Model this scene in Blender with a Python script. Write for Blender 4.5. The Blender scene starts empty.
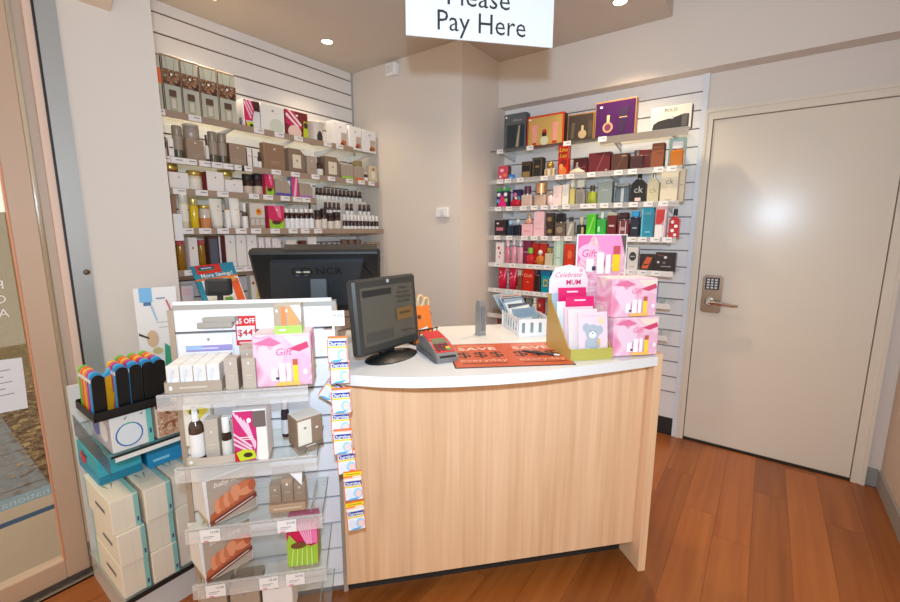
import bpy, math, random
from mathutils import Matrix, Vector
random.seed(7)
S = bpy.context.scene
COL = S.collection
# ------------------------------------------------------------------ camera
FPX, CAMH = 426.0, 1.38
YAW, PITCH, ROLL = -0.636842, 0.163927, 0.00172
_f = Vector((math.sin(YAW)*math.cos(PITCH), math.cos(YAW)*math.cos(PITCH), -math.sin(PITCH)))
_r = _f.cross(Vector((0, 0, 1))).normalized()
_u = _r.cross(_f)
_c, _s = math.cos(ROLL), math.sin(ROLL)
CR, CU, CF = _c*_r+_s*_u, -_s*_r+_c*_u, _f
CP = Vector((0, 0, CAMH))
cam = bpy.data.cameras.new('camera')
cam.sensor_width = 36.0
cam.lens = FPX/900*36
cam.clip_start = 0.02
camo = bpy.data.objects.new('camera', cam)
COL.objects.link(camo)
camo.matrix_world = Matrix(((CR.x, CU.x, -CF.x, 0), (CR.y, CU.y, -CF.y, 0), (CR.z, CU.z, -CF.z, CAMH), (0, 0, 0, 1)))
S.camera = camo
# ------------------------------------------------------------------ world, flash, exposure
S.view_settings.view_transform = 'Standard'
S.view_settings.look = 'None'
S.view_settings.gamma = 1.0
S.view_settings.use_curve_mapping = False
S.view_settings.exposure = 0.0
w = bpy.data.worlds.new('world')
S.world = w
w.use_nodes = True
w.node_tree.nodes['Background'].inputs[0].default_value = (1.0, 0.88, 0.72, 1)
w.node_tree.nodes['Background'].inputs[1].default_value = 1.2
fl = bpy.data.lights.new('camera_flash', 'SPOT')      # the flash gun above the lens
fl.energy = 150
fl.spot_size = math.radians(150)
fl.spot_blend = 1.0
fl.color = (0.56, 0.77, 1.0)
fl.shadow_soft_size = 0.03
flo = bpy.data.objects.new('camera_flash', fl)
COL.objects.link(flo)
flo.location = CP + Vector((0, 0, 0.19)) - CF*0.05
flo.rotation_euler = (CF+Vector((0.12, 0.1, 0.16))).to_track_quat('-Z', 'Y').to_euler()
WARM = (1.0, 0.80, 0.55)
S.cycles.transparent_max_bounces = 32
CEIL = 2.627


def ray(x, y):
    return CR*((x-450)/FPX) - CU*((y-301)/FPX) + CF


def proj(p):
    d = Vector(p)-CP
    z = d.dot(CF)
    return 450+FPX*d.dot(CR)/z, 301-FPX*d.dot(CU)/z


# ------------------------------------------------------------------ materials
def lin(c):
    return tuple(((v/255)/12.92 if v/255 <= .04045 else ((v/255+.055)/1.055)**2.4) for v in c)


MATS = {}


def mat(col, rough=.55, metal=0.0, kind='', name=None):
    key = (col, rough, metal, kind)
    if key in MATS:
        return MATS[key]
    m = bpy.data.materials.new(name or ('paint_%02x%02x%02x' % col))
    m.use_nodes = True
    nt = m.node_tree
    b = nt.nodes['Principled BSDF']
    L = lin(col)
    b.inputs['Base Color'].default_value = (*L, 1)
    b.inputs['Roughness'].default_value = rough
    b.inputs['Metallic'].default_value = metal
    N = nt.nodes.new
    if kind in ('glass', 'tint', 'wrap'):
        nt.nodes.remove(b)
        tr, gl, mx = N('ShaderNodeBsdfTransparent'), N('ShaderNodeBsdfGlossy'), N('ShaderNodeMixShader')
        tr.inputs[0].default_value = (*L, 1)
        gl.inputs['Roughness'].default_value = rough
        gl.inputs[0].default_value = (1, 1, 1, 1)
        mx.inputs[0].default_value = metal
        nt.links.new(tr.outputs[0], mx.inputs[1])
        nt.links.new(gl.outputs[0], mx.inputs[2])
        nt.links.new(mx.outputs[0], nt.nodes['Material Output'].inputs[0])
    elif kind == 'frost':       # milky ticket strip: partly see-through, partly diffuse
        b.inputs['Alpha'].default_value = metal
        b.inputs['Metallic'].default_value = 0
    elif kind == 'juice':       # coloured perfume glass
        b.inputs['Coat Weight'].default_value = .6
        b.inputs['Coat Roughness'].default_value = .08
        b.inputs['Alpha'].default_value = .82
    elif kind == 'emit':
        b.inputs['Emission Color'].default_value = (*L, 1)
        b.inputs['Emission Strength'].default_value = metal
        b.inputs['Metallic'].default_value = 0
    elif kind == 'wall':
        b.inputs['Specular IOR Level'].default_value = .22
        tc, no, bp = N('ShaderNodeTexCoord'), N('ShaderNodeTexNoise'), N('ShaderNodeBump')
        no.inputs['Scale'].default_value = 160
        bp.inputs['Strength'].default_value = .04
        nt.links.new(tc.outputs['Object'], no.inputs['Vector'])
        nt.links.new(no.outputs['Fac'], bp.inputs['Height'])
        nt.links.new(bp.outputs[0], b.inputs['Normal'])
    elif kind in ('wood', 'plank'):
        tc, mp, no, wv, rp, mx = N('ShaderNodeTexCoord'), N('ShaderNodeMapping'), N('ShaderNodeTexNoise'), N('ShaderNodeTexNoise'), N('ShaderNodeValToRGB'), N('ShaderNodeMixRGB')
        oi, hs = N('ShaderNodeObjectInfo'), N('ShaderNodeHueSaturation')
        mp.inputs['Scale'].default_value = (42, 42, 1.3) if kind == 'wood' else (26, 1.1, 10)
        no.inputs['Scale'].default_value = 1.0
        no.inputs['Detail'].default_value = 6
        no.inputs['Distortion'].default_value = .5
        wv.inputs['Scale'].default_value = .28
        wv.inputs['Detail'].default_value = 3
        nt.links.new(tc.outputs['Object'], mp.inputs[0])
        va = N('ShaderNodeVectorMath')
        va.operation = 'ADD'
        sc = N('ShaderNodeVectorMath')
        sc.operation = 'SCALE'
        sc.inputs['Scale'].default_value = 37
        cx = N('ShaderNodeCombineXYZ')
        for k in range(3):
            nt.links.new(oi.outputs['Random'], cx.inputs[k])
        nt.links.new(cx.outputs[0], sc.inputs[0])
        nt.links.new(mp.outputs[0], va.inputs[0])
        nt.links.new(sc.outputs[0], va.inputs[1])
        nt.links.new(va.outputs[0], no.inputs['Vector'])
        nt.links.new(va.outputs[0], wv.inputs['Vector'])
        mx.blend_type = 'ADD'
        mx.inputs[0].default_value = .6
        nt.links.new(no.outputs['Fac'], mx.inputs[1])
        nt.links.new(wv.outputs['Fac'], mx.inputs[2])
        amp = .10 if kind == 'wood' else .17
        e = rp.color_ramp.elements
        e[0].position, e[1].position = .55, 1.05
        e[0].color = (*[v*(1-amp*(1+.8*i)) for i, v in enumerate(L)], 1)
        e[1].color = (*[min(1, v*(1+amp)) for v in L], 1)
        nt.links.new(mx.outputs[0], rp.inputs[0])
        nt.links.new(rp.outputs[0], hs.inputs['Color'])
        if kind == 'plank':
            mr = N('ShaderNodeMapRange')
            mr.inputs['To Min'].default_value = .80
            mr.inputs['To Max'].default_value = 1.14
            nt.links.new(oi.outputs['Random'], mr.inputs[0])
            nt.links.new(mr.outputs[0], hs.inputs['Value'])
        nt.links.new(hs.outputs[0], b.inputs['Base Color'])
    elif kind in ('petal', 'litter', 'paver', 'flora', 'shell'):
        tc, no, rp = N('ShaderNodeTexCoord'), N('ShaderNodeTexNoise'), N('ShaderNodeValToRGB')
        cols = {'petal': ((.30, (224, 134, 164)), (.44, (238, 196, 208)), (.54, (226, 160, 184)), (.60, (240, 216, 204)), (.70, (200, 64, 112))),
                'litter': ((.3, (60, 46, 30)), (.5, (120, 96, 58)), (.65, (150, 128, 80)), (.8, (90, 70, 44))),
                'paver': ((.2, (92, 104, 116)), (.8, (128, 140, 150))),
                'flora': ((.38, (54, 26, 18)), (.47, (96, 50, 32)), (.54, (170, 126, 90)), (.6, (70, 34, 22)), (.72, (226, 206, 176))),
                'shell': ((.35, (150, 92, 60)), (.45, (224, 190, 160)), (.55, (176, 110, 74)), (.65, (238, 214, 190)))}[kind]
        no.inputs['Scale'].default_value = {'petal': 11, 'litter': 60, 'paver': 30, 'flora': 70, 'shell': 50}[kind]
        no.inputs['Detail'].default_value = {'petal': .6, 'litter': 5, 'paver': 5, 'flora': 2, 'shell': 2}[kind]
        no.inputs['Distortion'].default_value = .8
        el = rp.color_ramp.elements
        while len(el) < len(cols):
            el.new(.5)
        for e, (p, c) in zip(el, cols):
            e.position = p
            e.color = (*lin(c), 1)
        nt.links.new(tc.outputs['Object'], no.inputs['Vector'])
        nt.links.new(no.outputs['Fac'], rp.inputs[0])
        nt.links.new(rp.outputs[0], b.inputs['Base Color'])
    MATS[key] = m
    return m


def C(*c, r=.5, m=0.0, k=''):
    return mat(tuple(c), r, m, k)


GLASS = mat((250, 253, 251), .02, .10, 'glass', 'clear_glass')
PANE = mat((246, 250, 249), .02, .10, 'glass', 'window_glass')
ACRYL = mat((250, 250, 249), .06, .10, 'glass', 'clear_acrylic')
FROST = mat((240, 236, 232), .25, .28, 'frost', 'milky_acrylic')
GEDGE = mat((96, 150, 132), .15, .25, 'glass', 'green_glass_edge')
WHITE = C(238, 236, 234)
BLACK = C(18, 18, 20, r=.35)
STEEL = C(196, 192, 186, r=.3, m=1.0)
TAUPE = C(158, 134, 114)
TAUPE2 = C(176, 158, 140)
CREAM = C(236, 228, 214)
PINK = C(248, 206, 216)
TICKET = C(240, 234, 230, r=.4)
TINK = C(150, 140, 140)
PETAL = mat((240, 180, 200), .35, 0.0, 'petal', 'petal_print')
GOLD = C(196, 166, 84, r=.3, m=.6)
MAG = C(196, 26, 96)


# ------------------------------------------------------------------ mesh builder
class MB:
    def __init__(s):
        s.v, s.f, s.mi, s.ms, s.sm = [], [], [], [], []

    def m(s, mt):
        if mt not in s.ms:
            s.ms.append(mt)
        return s.ms.index(mt)

    def add(s, vs, fs, mt, T=None, sm=False):
        o = len(s.v)
        s.v += [tuple(T @ Vector(p)) if T else tuple(p) for p in vs]
        k = s.m(mt)
        for f in fs:
            s.f.append([i+o for i in f])
            s.mi.append(k)
            s.sm.append(sm)
        return s

    def box(s, x0, x1, y0, y1, z0, z1, mt, T=None):
        v = [(x, y, z) for z in (z0, z1) for x, y in ((x0, y0), (x1, y0), (x1, y1), (x0, y1))]
        return s.add(v, [(3, 2, 1, 0), (4, 5, 6, 7), (0, 1, 5, 4), (1, 2, 6, 5), (2, 3, 7, 6), (3, 0, 4, 7)], mt, T)

    def bbox(s, x0, x1, y0, y1, z0, z1, mt, r=.004, T=None):      # box with chamfered vertical edges and top rim
        def ring(i, z):
            a, b, c, d = x0+i, x1-i, y0+i, y1-i
            return [(a+r, c, z), (b-r, c, z), (b, c+r, z), (b, d-r, z), (b-r, d, z), (a+r, d, z), (a, d-r, z), (a, c+r, z)]
        v = ring(r*.6, z0)+ring(0, z0+r)+ring(0, z1-r)+ring(r*.6, z1)
        f = [tuple(range(7, -1, -1)), tuple(range(24, 32))]
        for k in range(3):
            for i in range(8):
                j = (i+1) % 8
                f.append((k*8+i, k*8+j, k*8+8+j, k*8+8+i))
        return s.add(v, f, mt, T)

    def prism(s, poly, d0, d1, mt, axis='y', T=None, sm=False):     # poly in the plane across axis, extruded
        n = len(poly)
        mk = {'y': lambda p, d: (p[0], d, p[1]), 'z': lambda p, d: (p[0], p[1], d), 'x': lambda p, d: (d, p[0], p[1])}[axis]
        v = [mk(p, d0) for p in poly]+[mk(p, d1) for p in poly]
        ar = sum(poly[i][0]*poly[(i+1) % n][1]-poly[(i+1) % n][0]*poly[i][1] for i in range(n))
        f = [tuple(range(n)), tuple(range(2*n-1, n-1, -1))]+[(i, i+n, (i+1) % n+n, (i+1) % n) for i in range(n)]
        if (ar < 0) != (axis == 'z'):
            pass
        flip = (ar > 0) if axis in ('z', 'x') else (ar < 0)
        if flip:
            f = [tuple(reversed(q)) for q in f]
        return s.add(v, f, mt, T, sm)

    def lathe(s, prof, mt, n=14, T=None, sx=1, sy=1):
        v = [(r*sx*math.cos(6.28318*i/n), r*sy*math.sin(6.28318*i/n), z) for r, z in prof for i in range(n)]
        f = []
        for k in range(len(prof)-1):
            for i in range(n):
                j = (i+1) % n
                f.append((k*n+i, k*n+j, k*n+n+j, k*n+n+i))
        f += [tuple(range(n-1, -1, -1)), tuple(range((len(prof)-1)*n, len(prof)*n))]
        return s.add(v, f, mt, T, True)

    def tube(s, pts, r, mt, n=8, T=None):
        pts = [Vector(p) for p in pts]
        v = []
        for i, p in enumerate(pts):
            t = (pts[min(i+1, len(pts)-1)]-pts[max(i-1, 0)]).normalized()
            a = t.orthogonal().normalized() if i == 0 else (a-t*a.dot(t)).normalized()
            b = t.cross(a)
            rr = r[i] if isinstance(r, (list, tuple)) else r
            v += [p+(a*math.cos(6.28318*k/n)+b*math.sin(6.28318*k/n))*rr for k in range(n)]
        f = [(k*n+i, k*n+(i+1) % n, k*n+n+(i+1) % n, k*n+n+i) for k in range(len(pts)-1) for i in range(n)]
        f += [tuple(range(n-1, -1, -1)), tuple(range((len(pts)-1)*n, len(pts)*n))]
        return s.add(v, f, mt, T, True)

    def text(s, txt, h, mt, T, shear=0.0, align='CENTER', bold=0.0, sx=1.0, maxw=None):
        cu = bpy.data.curves.new('t', 'FONT')
        cu.body, cu.size, cu.align_x, cu.align_y, cu.shear, cu.offset = txt, h/.70, align, 'CENTER', shear, bold*h
        cu.resolution_u = 2
        o = bpy.data.objects.new('t', cu)
        me = bpy.data.meshes.new_from_object(o)
        vs = [v.co.copy() for v in me.vertices]
        if maxw and vs:
            ww = max(v.x for v in vs)-min(v.x for v in vs)
            if ww > maxw:
                sx = sx*maxw/ww
        s.add([(v.x*sx, v.y, 0) for v in vs], [tuple(p.vertices) for p in me.polygons], mt, T)
        bpy.data.meshes.remove(me)
        bpy.data.objects.remove(o)
        bpy.data.curves.remove(cu)
        return s

    def mesh(s, name):
        me = bpy.data.meshes.new(name)
        me.from_pydata(s.v, [], s.f)
        for mt in s.ms:
            me.materials.append(mt)
        me.polygons.foreach_set('material_index', s.mi)
        me.polygons.foreach_set('use_smooth', s.sm)
        me.update()
        if any(s.sm):
            me.set_sharp_from_angle(angle=.7)
        return me

    def build(s, name, parent=None, loc=(0, 0, 0), rz=0.0):
        o = bpy.data.objects.new(name, s.mesh(name))
        COL.objects.link(o)
        o.location = loc
        o.rotation_euler = (0, 0, rz)
        o.parent = parent
        return o


def tag(o, label=None, cat=None, group=None, kind=None):
    for k, v in (('label', label), ('category', cat), ('group', group), ('kind', kind)):
        if v:
            o[k] = v
    return o


def thing(name, label, cat, loc=(0, 0, 0), rz=0.0, group=None):
    o = bpy.data.objects.new(name, None)
    o.empty_display_size = .05
    COL.objects.link(o)
    o.location = loc
    o.rotation_euler = (0, 0, rz)
    return tag(o, label, cat, group)


def struct(name, mb, parent=None, label=None):
    o = mb.build(name, parent)
    if not parent:
        o['kind'] = 'structure'
    if label:
        o['label'] = label
    return o


def dup(o, parent=None):
    c = o.copy()
    COL.objects.link(c)
    c.parent = parent
    for ch in list(o.children):
        dup(ch, c)
    return c


FRONT = lambda x, y, z: Matrix.Translation((x, y, z)) @ Matrix.Rotation(math.pi/2, 4, 'X')      # a print that faces local -y
# ------------------------------------------------------------------ colours of the room
WALLM = mat((222, 211, 200), .6, 0.0, 'wall', 'beige_wall_paint')
CEILM = mat((206, 195, 182), .8, 0.0, 'wall', 'ceiling_paint')
DOORM = mat((226, 214, 196), .23, 0.0, 'wall', 'cream_gloss_paint')
SLATL = C(226, 222, 220, r=.35)
GROOVEL = C(96, 64, 48)
SLATB = C(236, 231, 228, r=.35)
GROOVEB = C(120, 116, 116, r=.4)
ALU = C(176, 178, 178, r=.4, m=.5)
PLANK = mat((152, 88, 38), .33, 0.0, 'plank', 'floor_plank_wood')
MAPLE = mat((224, 184, 146), .4, 0.0, 'wood', 'maple_laminate')
KICK = C(40, 38, 38, r=.5)
XL, YC, XC, YB, XR = -2.84, 2.50, -1.755, 3.098, 0.615
# ------------------------------------------------------------------ floor
floor = struct('floor', MB().box(-2.09, 3.0, -2.2, 3.2, -.06, -.012, C(70, 44, 24)).box(-2.84, -2.09, .5, 3.2, -.06, -.012, C(70, 44, 24)))
floor['label'] = 'warm brown timber plank floor'
pm = {}
x = -2.79+.02
i = 0
while x < 1.5:
    y = -2.2+random.uniform(-.9, 0)
    while y < 3.1:
        ln = 1.22
        a, b = max(y, -2.2), min(y+ln, 3.09 if x < .6 else 2.6)
        if x < -2.09:
            a = max(a, .5)
        if b-a > .004:
            k = round(b-a, 3)
            if k not in pm:
                pm[k] = MB().box(0, .1412, 0, k-.0012, -.012, 0, PLANK).mesh('plank')
            o = bpy.data.objects.new('plank', pm[k])
            COL.objects.link(o)
            o.location = (x, a, 0)
            o.parent = floor
        y += ln
    x += .142
    i += 1
# ------------------------------------------------------------------ ceiling and bulkhead
struct('ceiling', MB().box(-2.95, -.584, -2.2, 3.0, CEIL, 3.0, CEILM).box(-.584, 3.0, -2.2, 3.0, 2.96, 3.0, CEILM), label='low beige ceiling with recessed downlights')
struct('wall_bulkhead', MB().box(XC, 3.0, 2.99, 3.2, 2.303, 2.99, WALLM), label='plain beige bulkhead above the perfume shelves and door')
struct('wall_column', MB().box(-2.95, XC, YC, 3.2, 0, CEIL+.01, WALLM), label='beige corner column between the two slat walls')
# ------------------------------------------------------------------ left slat wall
wl = struct('wall_left', MB().box(-2.95, XL-.006, .80, YC, 0, CEIL+.01, GROOVEL), label='white slatted wall behind the skin care shelves')
z = 2.566
zs = []
while z > .1:
    zs.append(z)
    z -= .1065
edges = [CEIL]+zs+[.02]
for k in range(len(edges)-1):
    MB().box(XL-.007, XL, .80, YC-.012, edges[k+1]+(.0045 if k < len(edges)-2 else 0), edges[k]-(.0045 if k else 0), SLATL).build('slat', wl)
struct('trim_1', MB().box(XL-.006, XL+.008, YC-.014, YC, 0, CEIL, C(168, 168, 170, r=.4)), label='grey metal edge strip in the corner of the left slat wall')
# ------------------------------------------------------------------ back slat wall
XS0, XS1 = XC, -.402
wb = struct('wall_back', MB().box(XC, -.375, YB+.006, 3.2, 0, 2.32, GROOVEB), label='white slatted wall behind the perfume shelves')
z = 2.208
zs = []
while z > .2:
    zs.append(z)
    z -= .1058
edges = [2.303]+zs+[.12]
for k in range(len(edges)-1):
    MB().box(XS0, XS1, YB, YB+.007, edges[k+1]+(.004 if k < len(edges)-2 else 0), edges[k]-(.004 if k else 0), SLATB).build('slat', wb)
struct('baseboard_back', MB().box(XS0, XS1, YB-.004, YB+.006, 0, .12, KICK), label='black kick strip under the back slat wall')
struct('trim_2', MB().box(XS1, -.372, YB-.012, YB+.01, 0, 2.303, C(224, 226, 230, r=.4)), label='white edge strip between slat wall and door frame')
# ------------------------------------------------------------------ door wall and right wall
struct('wall_door', MB().box(-.375, .70, YB+.012, 3.2, 2.085, 2.32, WALLM).box(.548, .72, YB+.012, 3.2, 0, 2.085, WALLM)
       .box(-.375, .56, 3.16, 3.2, 0, 2.1, KICK), label='beige wall around the cream door')
struct('wall_right', MB().box(XR, .72, 2.25, YB+.012, 0, 2.99, mat((206, 186, 170), .6, 0.0, 'wall')), label='beige return wall to the right of the door')
struct('baseboard_right', MB().bbox(XR-.010, XR, 2.25, YB, 0, .10, C(150, 146, 142), .003), label='grey skirting board on the right wall')
struct('baseboard_door', MB().box(.556, XR-.010, YB, YB+.012, 0, .10, C(150, 146, 142)), label='short grey skirting board beside the door frame')
fr = struct('trim_3', MB().prism([(-.372, 0), (-.335, 0), (-.335, 2.036), (.500, 2.036), (.500, 0), (.553, 0), (.553, 2.09), (-.372, 2.09)], YB-.012, YB+.03, DOORM), label='cream door frame with raised architrave')
MB().prism([(-.375, 0), (-.362, 0), (-.362, 2.076), (.540, 2.076), (.540, 0), (.556, 0), (.556, 2.096), (-.375, 2.096)], YB-.02, YB-.012, DOORM).build('architrave_lip', fr)
dr = struct('door_1', MB().bbox(-.332, .497, YB+.004, YB+.044, .014, 2.033, DOORM, .002), label='cream painted flush door with keypad lock')
lk = MB()
lk.prism([(-.335, .885), (-.325, .875), (-.238, .875), (-.228, .885), (-.228, 1.095), (-.242, 1.108), (-.321, 1.108), (-.335, 1.095)], -.022, .0, C(150, 126, 104, r=.35, m=.8))
lock = lk.build('keypad_lock', dr, (.03, YB+.004, 0))
MB().box(-.32, -.245, -.026, -.0215, 1.02, 1.095, C(40, 38, 36)).build('keypad', lock)
for r_ in range(4):
    for c_ in range(3):
        MB().bbox(-.312+c_*.021, -.297+c_*.021, -.030, -.0255, 1.027+r_*.0165, 1.038+r_*.0165, C(216, 216, 214), .002).build('key', lock)
MB().lathe([(.026, 0), (.026, .012), (.015, .016), (.015, .05)], STEEL, T=Matrix.Translation((-.29, -.022, .945)) @ Matrix.Rotation(math.pi/2, 4, 'X')).tube([(-.29, -.062, .945), (-.26, -.066, .947), (-.2, -.064, .94), (-.16, -.06, .935), (-.14, -.055, .937)], [.013, .013, .011, .010, .008], C(226, 222, 216, r=.2, m=1.0)).build('lever_handle', lock)
# ------------------------------------------------------------------ nib wall and shopfront
struct('wall_nib', MB().box(-2.95, -2.10, .498, .80, -.02, CEIL+.01, WALLM), label='narrow beige wall between shopfront and shelves')
struct('trim_4', MB().box(-2.26, -2.094, .44, .499, -.02, CEIL, ALU), label='grey aluminium post of the shopfront')
ta = struct('trim_5', MB().box(-2.24, -2.13, .388, .436, -.02, CEIL, C(196, 176, 158, r=.4)), label='beige door jamb of the glass shopfront')
MB().box(-2.13, -2.112, .412, .436, -.02, CEIL, C(236, 204, 184, r=.35)).build('jamb_bead', ta)
MB().box(-2.13, -2.10, .435, .441, -.02, CEIL, C(30, 28, 34)).build('rubber_seal', ta)
MB().lathe([(.011, 0), (.011, .003), (.005, .006)], C(110, 90, 70, m=.6), T=Matrix.Translation((-2.094, .482, 1.22)) @ Matrix.Rotation(math.pi/2, 4, 'Y')).build('screw_head', ta)
sl = struct('window_1', MB().box(-2.19, -2.18, .36, .39, .09, 2.3, PANE), label='narrow glass sidelight between door leaf and jamb')
MB().box(-2.2, -2.17, .345, .39, 0, .09, C(196, 176, 158, r=.4)).build('bottom_rail', sl)
leaf = thing('sliding_door', 'beige framed glass sliding door leaf at the left edge', 'door', (-2.13, 0, 0))
BEI = C(202, 172, 148, r=.38)
MB().bbox(-.025, .025, .297, .370, .015, 2.33, BEI, .004).build('stile', leaf)
MB().bbox(-.025, .025, -.85, -.775, .015, 2.33, BEI, .004).build('stile', leaf)
MB().bbox(-.024, .024, -.775, .297, .015, .095, BEI, .003).build('bottom_rail', leaf)
MB().bbox(-.024, .024, -.775, .297, 2.25, 2.33, BEI, .003).build('top_rail', leaf)
MB().box(-.03, .03, -.85, .372, 0, .015, C(84, 74, 70)).build('floor_seal', leaf)
MB().box(-.004, .0, -.775, .297, .095, 2.25, PANE).build('glass_pane', leaf)
MB().box(.017, .0245, .2935, .2972, .095, 2.25, C(232, 150, 116)).build('gasket', leaf)
g = MB().box(.001, .0016, -.77, .295, .375, .415, C(150, 178, 190, r=.5))
TG = Matrix.Translation((.0022, .29, .394)) @ Matrix.Rotation(math.pi/2, 4, 'Z') @ Matrix.Rotation(math.pi/2, 4, 'X') @ Matrix.Scale(-1, 4, (1, 0, 0))
g.text('national gb', .026, C(190, 212, 218), TG, align='LEFT', sx=1.2)
g.build('frosted_band', leaf)
MB().box(.001, .0016, -.77, .295, .312, .330, C(70, 100, 130)).build('blue_band', leaf)
g = MB()
for tx, zz in (('R', 1.19), ('OUR', 1.14), ('A E', 1.09)):
    g.text(tx, .03, WHITE, Matrix.Translation((.0016, .262, zz)) @ Matrix.Rotation(math.pi/2, 4, 'Z') @ Matrix.Rotation(math.pi/2, 4, 'X') @ Matrix.Scale(-1, 4, (1, 0, 0)), align='LEFT')
g.build('glass_lettering', leaf)
pn = MB().prism([(.02, .75), (.268, .735), (.274, .925), (.02, .94)], .002, .003, C(232, 236, 246), axis='x')
for k in range(5):
    pn.box(.0032, .0036, .06, .24-.02*(k % 2), .80+k*.022, .803+k*.022, C(150, 152, 160))
tag(pn.build('paper_notice', None, (-2.128, 0, 0)), 'white paper notice taped to the glass door leaf', 'notice')
# door operator cover on the nib wall
dc = thing('sensor_cover', 'beige angled cover high on the narrow wall by the shopfront', 'cover', (-2.10, 0, 0))
MB().prism([(.0, 2.20), (.055, 2.235), (.055, 2.40), (.0, 2.40)], .53, .66, C(216, 192, 166), axis='y').build('cover_body', dc)
MB().box(.055, .058, .55, .64, 2.26, 2.38, C(120, 104, 90)).build('sensor_lens', dc)
# ------------------------------------------------------------------ outside the shopfront
struct('ground', MB().box(-14, -2.2, -9, 14, -.22, -.16, mat((110, 90, 58), .9, 0.0, 'litter')), label='brown garden soil outside the glass')
struct('door_sill', MB().box(-2.95, -2.06, -2.2, .52, -.16, -.012, C(170, 152, 136)), label='pale concrete threshold outside the glass door')
bkm = MB()
nbx, nby = 14, 24
gv = [(-6.5-5.5*i_/nbx, -9+23*j_/nby, -.17+1.9*(i_/nbx)**1.3+random.uniform(-.05, .05)*min(1, i_)) for i_ in range(nbx+1) for j_ in range(nby+1)]
bkm.add(gv, [(i_*(nby+1)+j_, i_*(nby+1)+j_+1, (i_+1)*(nby+1)+j_+1, (i_+1)*(nby+1)+j_) for i_ in range(nbx) for j_ in range(nby)], mat((110, 90, 58), .9, 0.0, 'litter'), None, True)
struct('garden_bank', bkm, label='leaf covered garden bank rising beyond the pavement')
pv = struct('pavement', MB().box(-6.8, -2.96, -4, .46, -.17, -.125, C(50, 50, 50)), label='grey paving strip outside the glass door')
pmesh = MB().bbox(0, .196, 0, .594, -.13, -.10, mat((110, 122, 132), .8, 0.0, 'paver'), .004).mesh('paver')
for ix in range(18):
    for iy in range(5):
        o = bpy.data.objects.new('paver', pmesh)
        COL.objects.link(o)
        o.location = (-3.16-ix*.2, -.145-iy*.6+(.3 if ix % 2 else 0)*0, random.uniform(-.003, .002))
        o.parent = pv
lf = MB()
LC = [C(150, 120, 66), C(120, 90, 48), C(176, 148, 92), C(96, 74, 44), C(134, 116, 70)]
for k in range(5200):
    if k < 1500:
        px_, py_ = random.uniform(-6, -2.96), .44+abs(random.gauss(0, .35))
    else:
        px_, py_ = random.uniform(-12, -3), .46+random.random()**1.5*5
    a = random.uniform(0, 6.28)
    r = random.uniform(.012, .035)*(1 if k < 1500 else 1.6)
    T = Matrix.Translation((px_, py_, -.155+random.uniform(0, .05))) @ Matrix.Rotation(a, 4, 'Z') @ Matrix.Rotation(random.uniform(-.6, .6), 4, 'X')
    lf.add([(-r, 0, 0), (0, -r*.45, .003), (r, 0, 0), (0, r*.45, .003)], [(0, 1, 2, 3)], random.choice(LC), T)
for k in range(60):                        # stray leaves on the pavers
    px_, py_ = random.uniform(-5.5, -3), .45-abs(random.gauss(0, .1))
    r = random.uniform(.012, .028)
    lf.add([(-r, 0, 0), (0, -r*.45, .003), (r, 0, 0), (0, r*.45, .003)], [(0, 1, 2, 3)], random.choice(LC), Matrix.Translation((px_, py_, -.094)) @ Matrix.Rotation(random.uniform(0, 6), 4, 'Z'))
tag(lf.build('leaf_litter'), 'brown dry leaf litter on the ground outside the glass', 'leaf litter', kind='stuff')
# ------------------------------------------------------------------ downlights
for (lx, ly, le_, lab) in ((-2.499, 1.993, 34, 'small round recessed downlight above the left slat wall'), (-.785, 2.63, 82, 'round recessed downlight near the bulkhead over the perfume shelves'),
                      (-2.54, 1.27, 44, 'recessed downlight at the top edge of the picture above the shelves'), (-.9, 1.75, 42, 'recessed downlight above the counter'),
                      (-1.40, 2.02, 34, 'added unseen downlight behind the hanging sign, brightening the far corner'), (-1.2, -.5, 56, 'recessed downlight behind the camera'), (-2.3, -.3, 56, 'recessed downlight inside the shop entrance')):  # the lamp behind the sign is added to brighten column and bulkhead
    d = thing('downlight', lab, 'downlight', (lx, ly, CEIL), 0, 'recessed ceiling downlights')
    MB().lathe([(.046, 0), (.046, -.006), (.036, -.006), (.036, -.001)], C(196, 184, 168)).build('rim', d)
    MB().lathe([(.035, -.002), (.035, -.0045), (.02, -.0075)], mat((255, 240, 215), .5, 14.0, 'emit', 'lamp_glow')).build('lamp_lens', d)
    L = bpy.data.lights.new('downlight_lamp', 'SPOT')
    L.energy, L.color, L.spot_size, L.spot_blend, L.shadow_soft_size = le_, WARM, 2.0, 1.0, .035
    o = bpy.data.objects.new('downlight_lamp', L)
    COL.objects.link(o)
    o.location = (0, 0, -.015)
    o.parent = d
# ------------------------------------------------------------------ column fittings
pr = thing('motion_detector', 'white motion detector in the corner under the ceiling', 'detector', (-2.36, YC, 2.545))
MB().bbox(-.055, .045, -.055, 0, -.032, .052, WHITE, .008).build('housing', pr)
MB().prism([(-.04, -.02), (.03, -.02), (.03, .035), (-.04, .035)], -.060, -.052, C(220, 218, 214)).build('lens', pr)
sw = thing('wall_switch', 'small white control switch on the beige column', 'switch', (-1.91, YC, 1.508))
MB().bbox(-.055, .055, -.022, 0, -.033, .033, WHITE, .004).build('plate', sw)
MB().bbox(-.012, .03, -.027, -.020, -.02, .02, C(224, 222, 220), .003).build('rocker', sw)
# ------------------------------------------------------------------ counter (turned 47.5 degrees in the room)
TH = math.radians(47.5)
KU, KV = Vector((math.cos(TH), math.sin(TH), 0)), Vector((-math.sin(TH), math.cos(TH), 0))


def kw(a, b, z=0.0):
    return KU*a+KV*b+Vector((0, 0, z))


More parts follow.
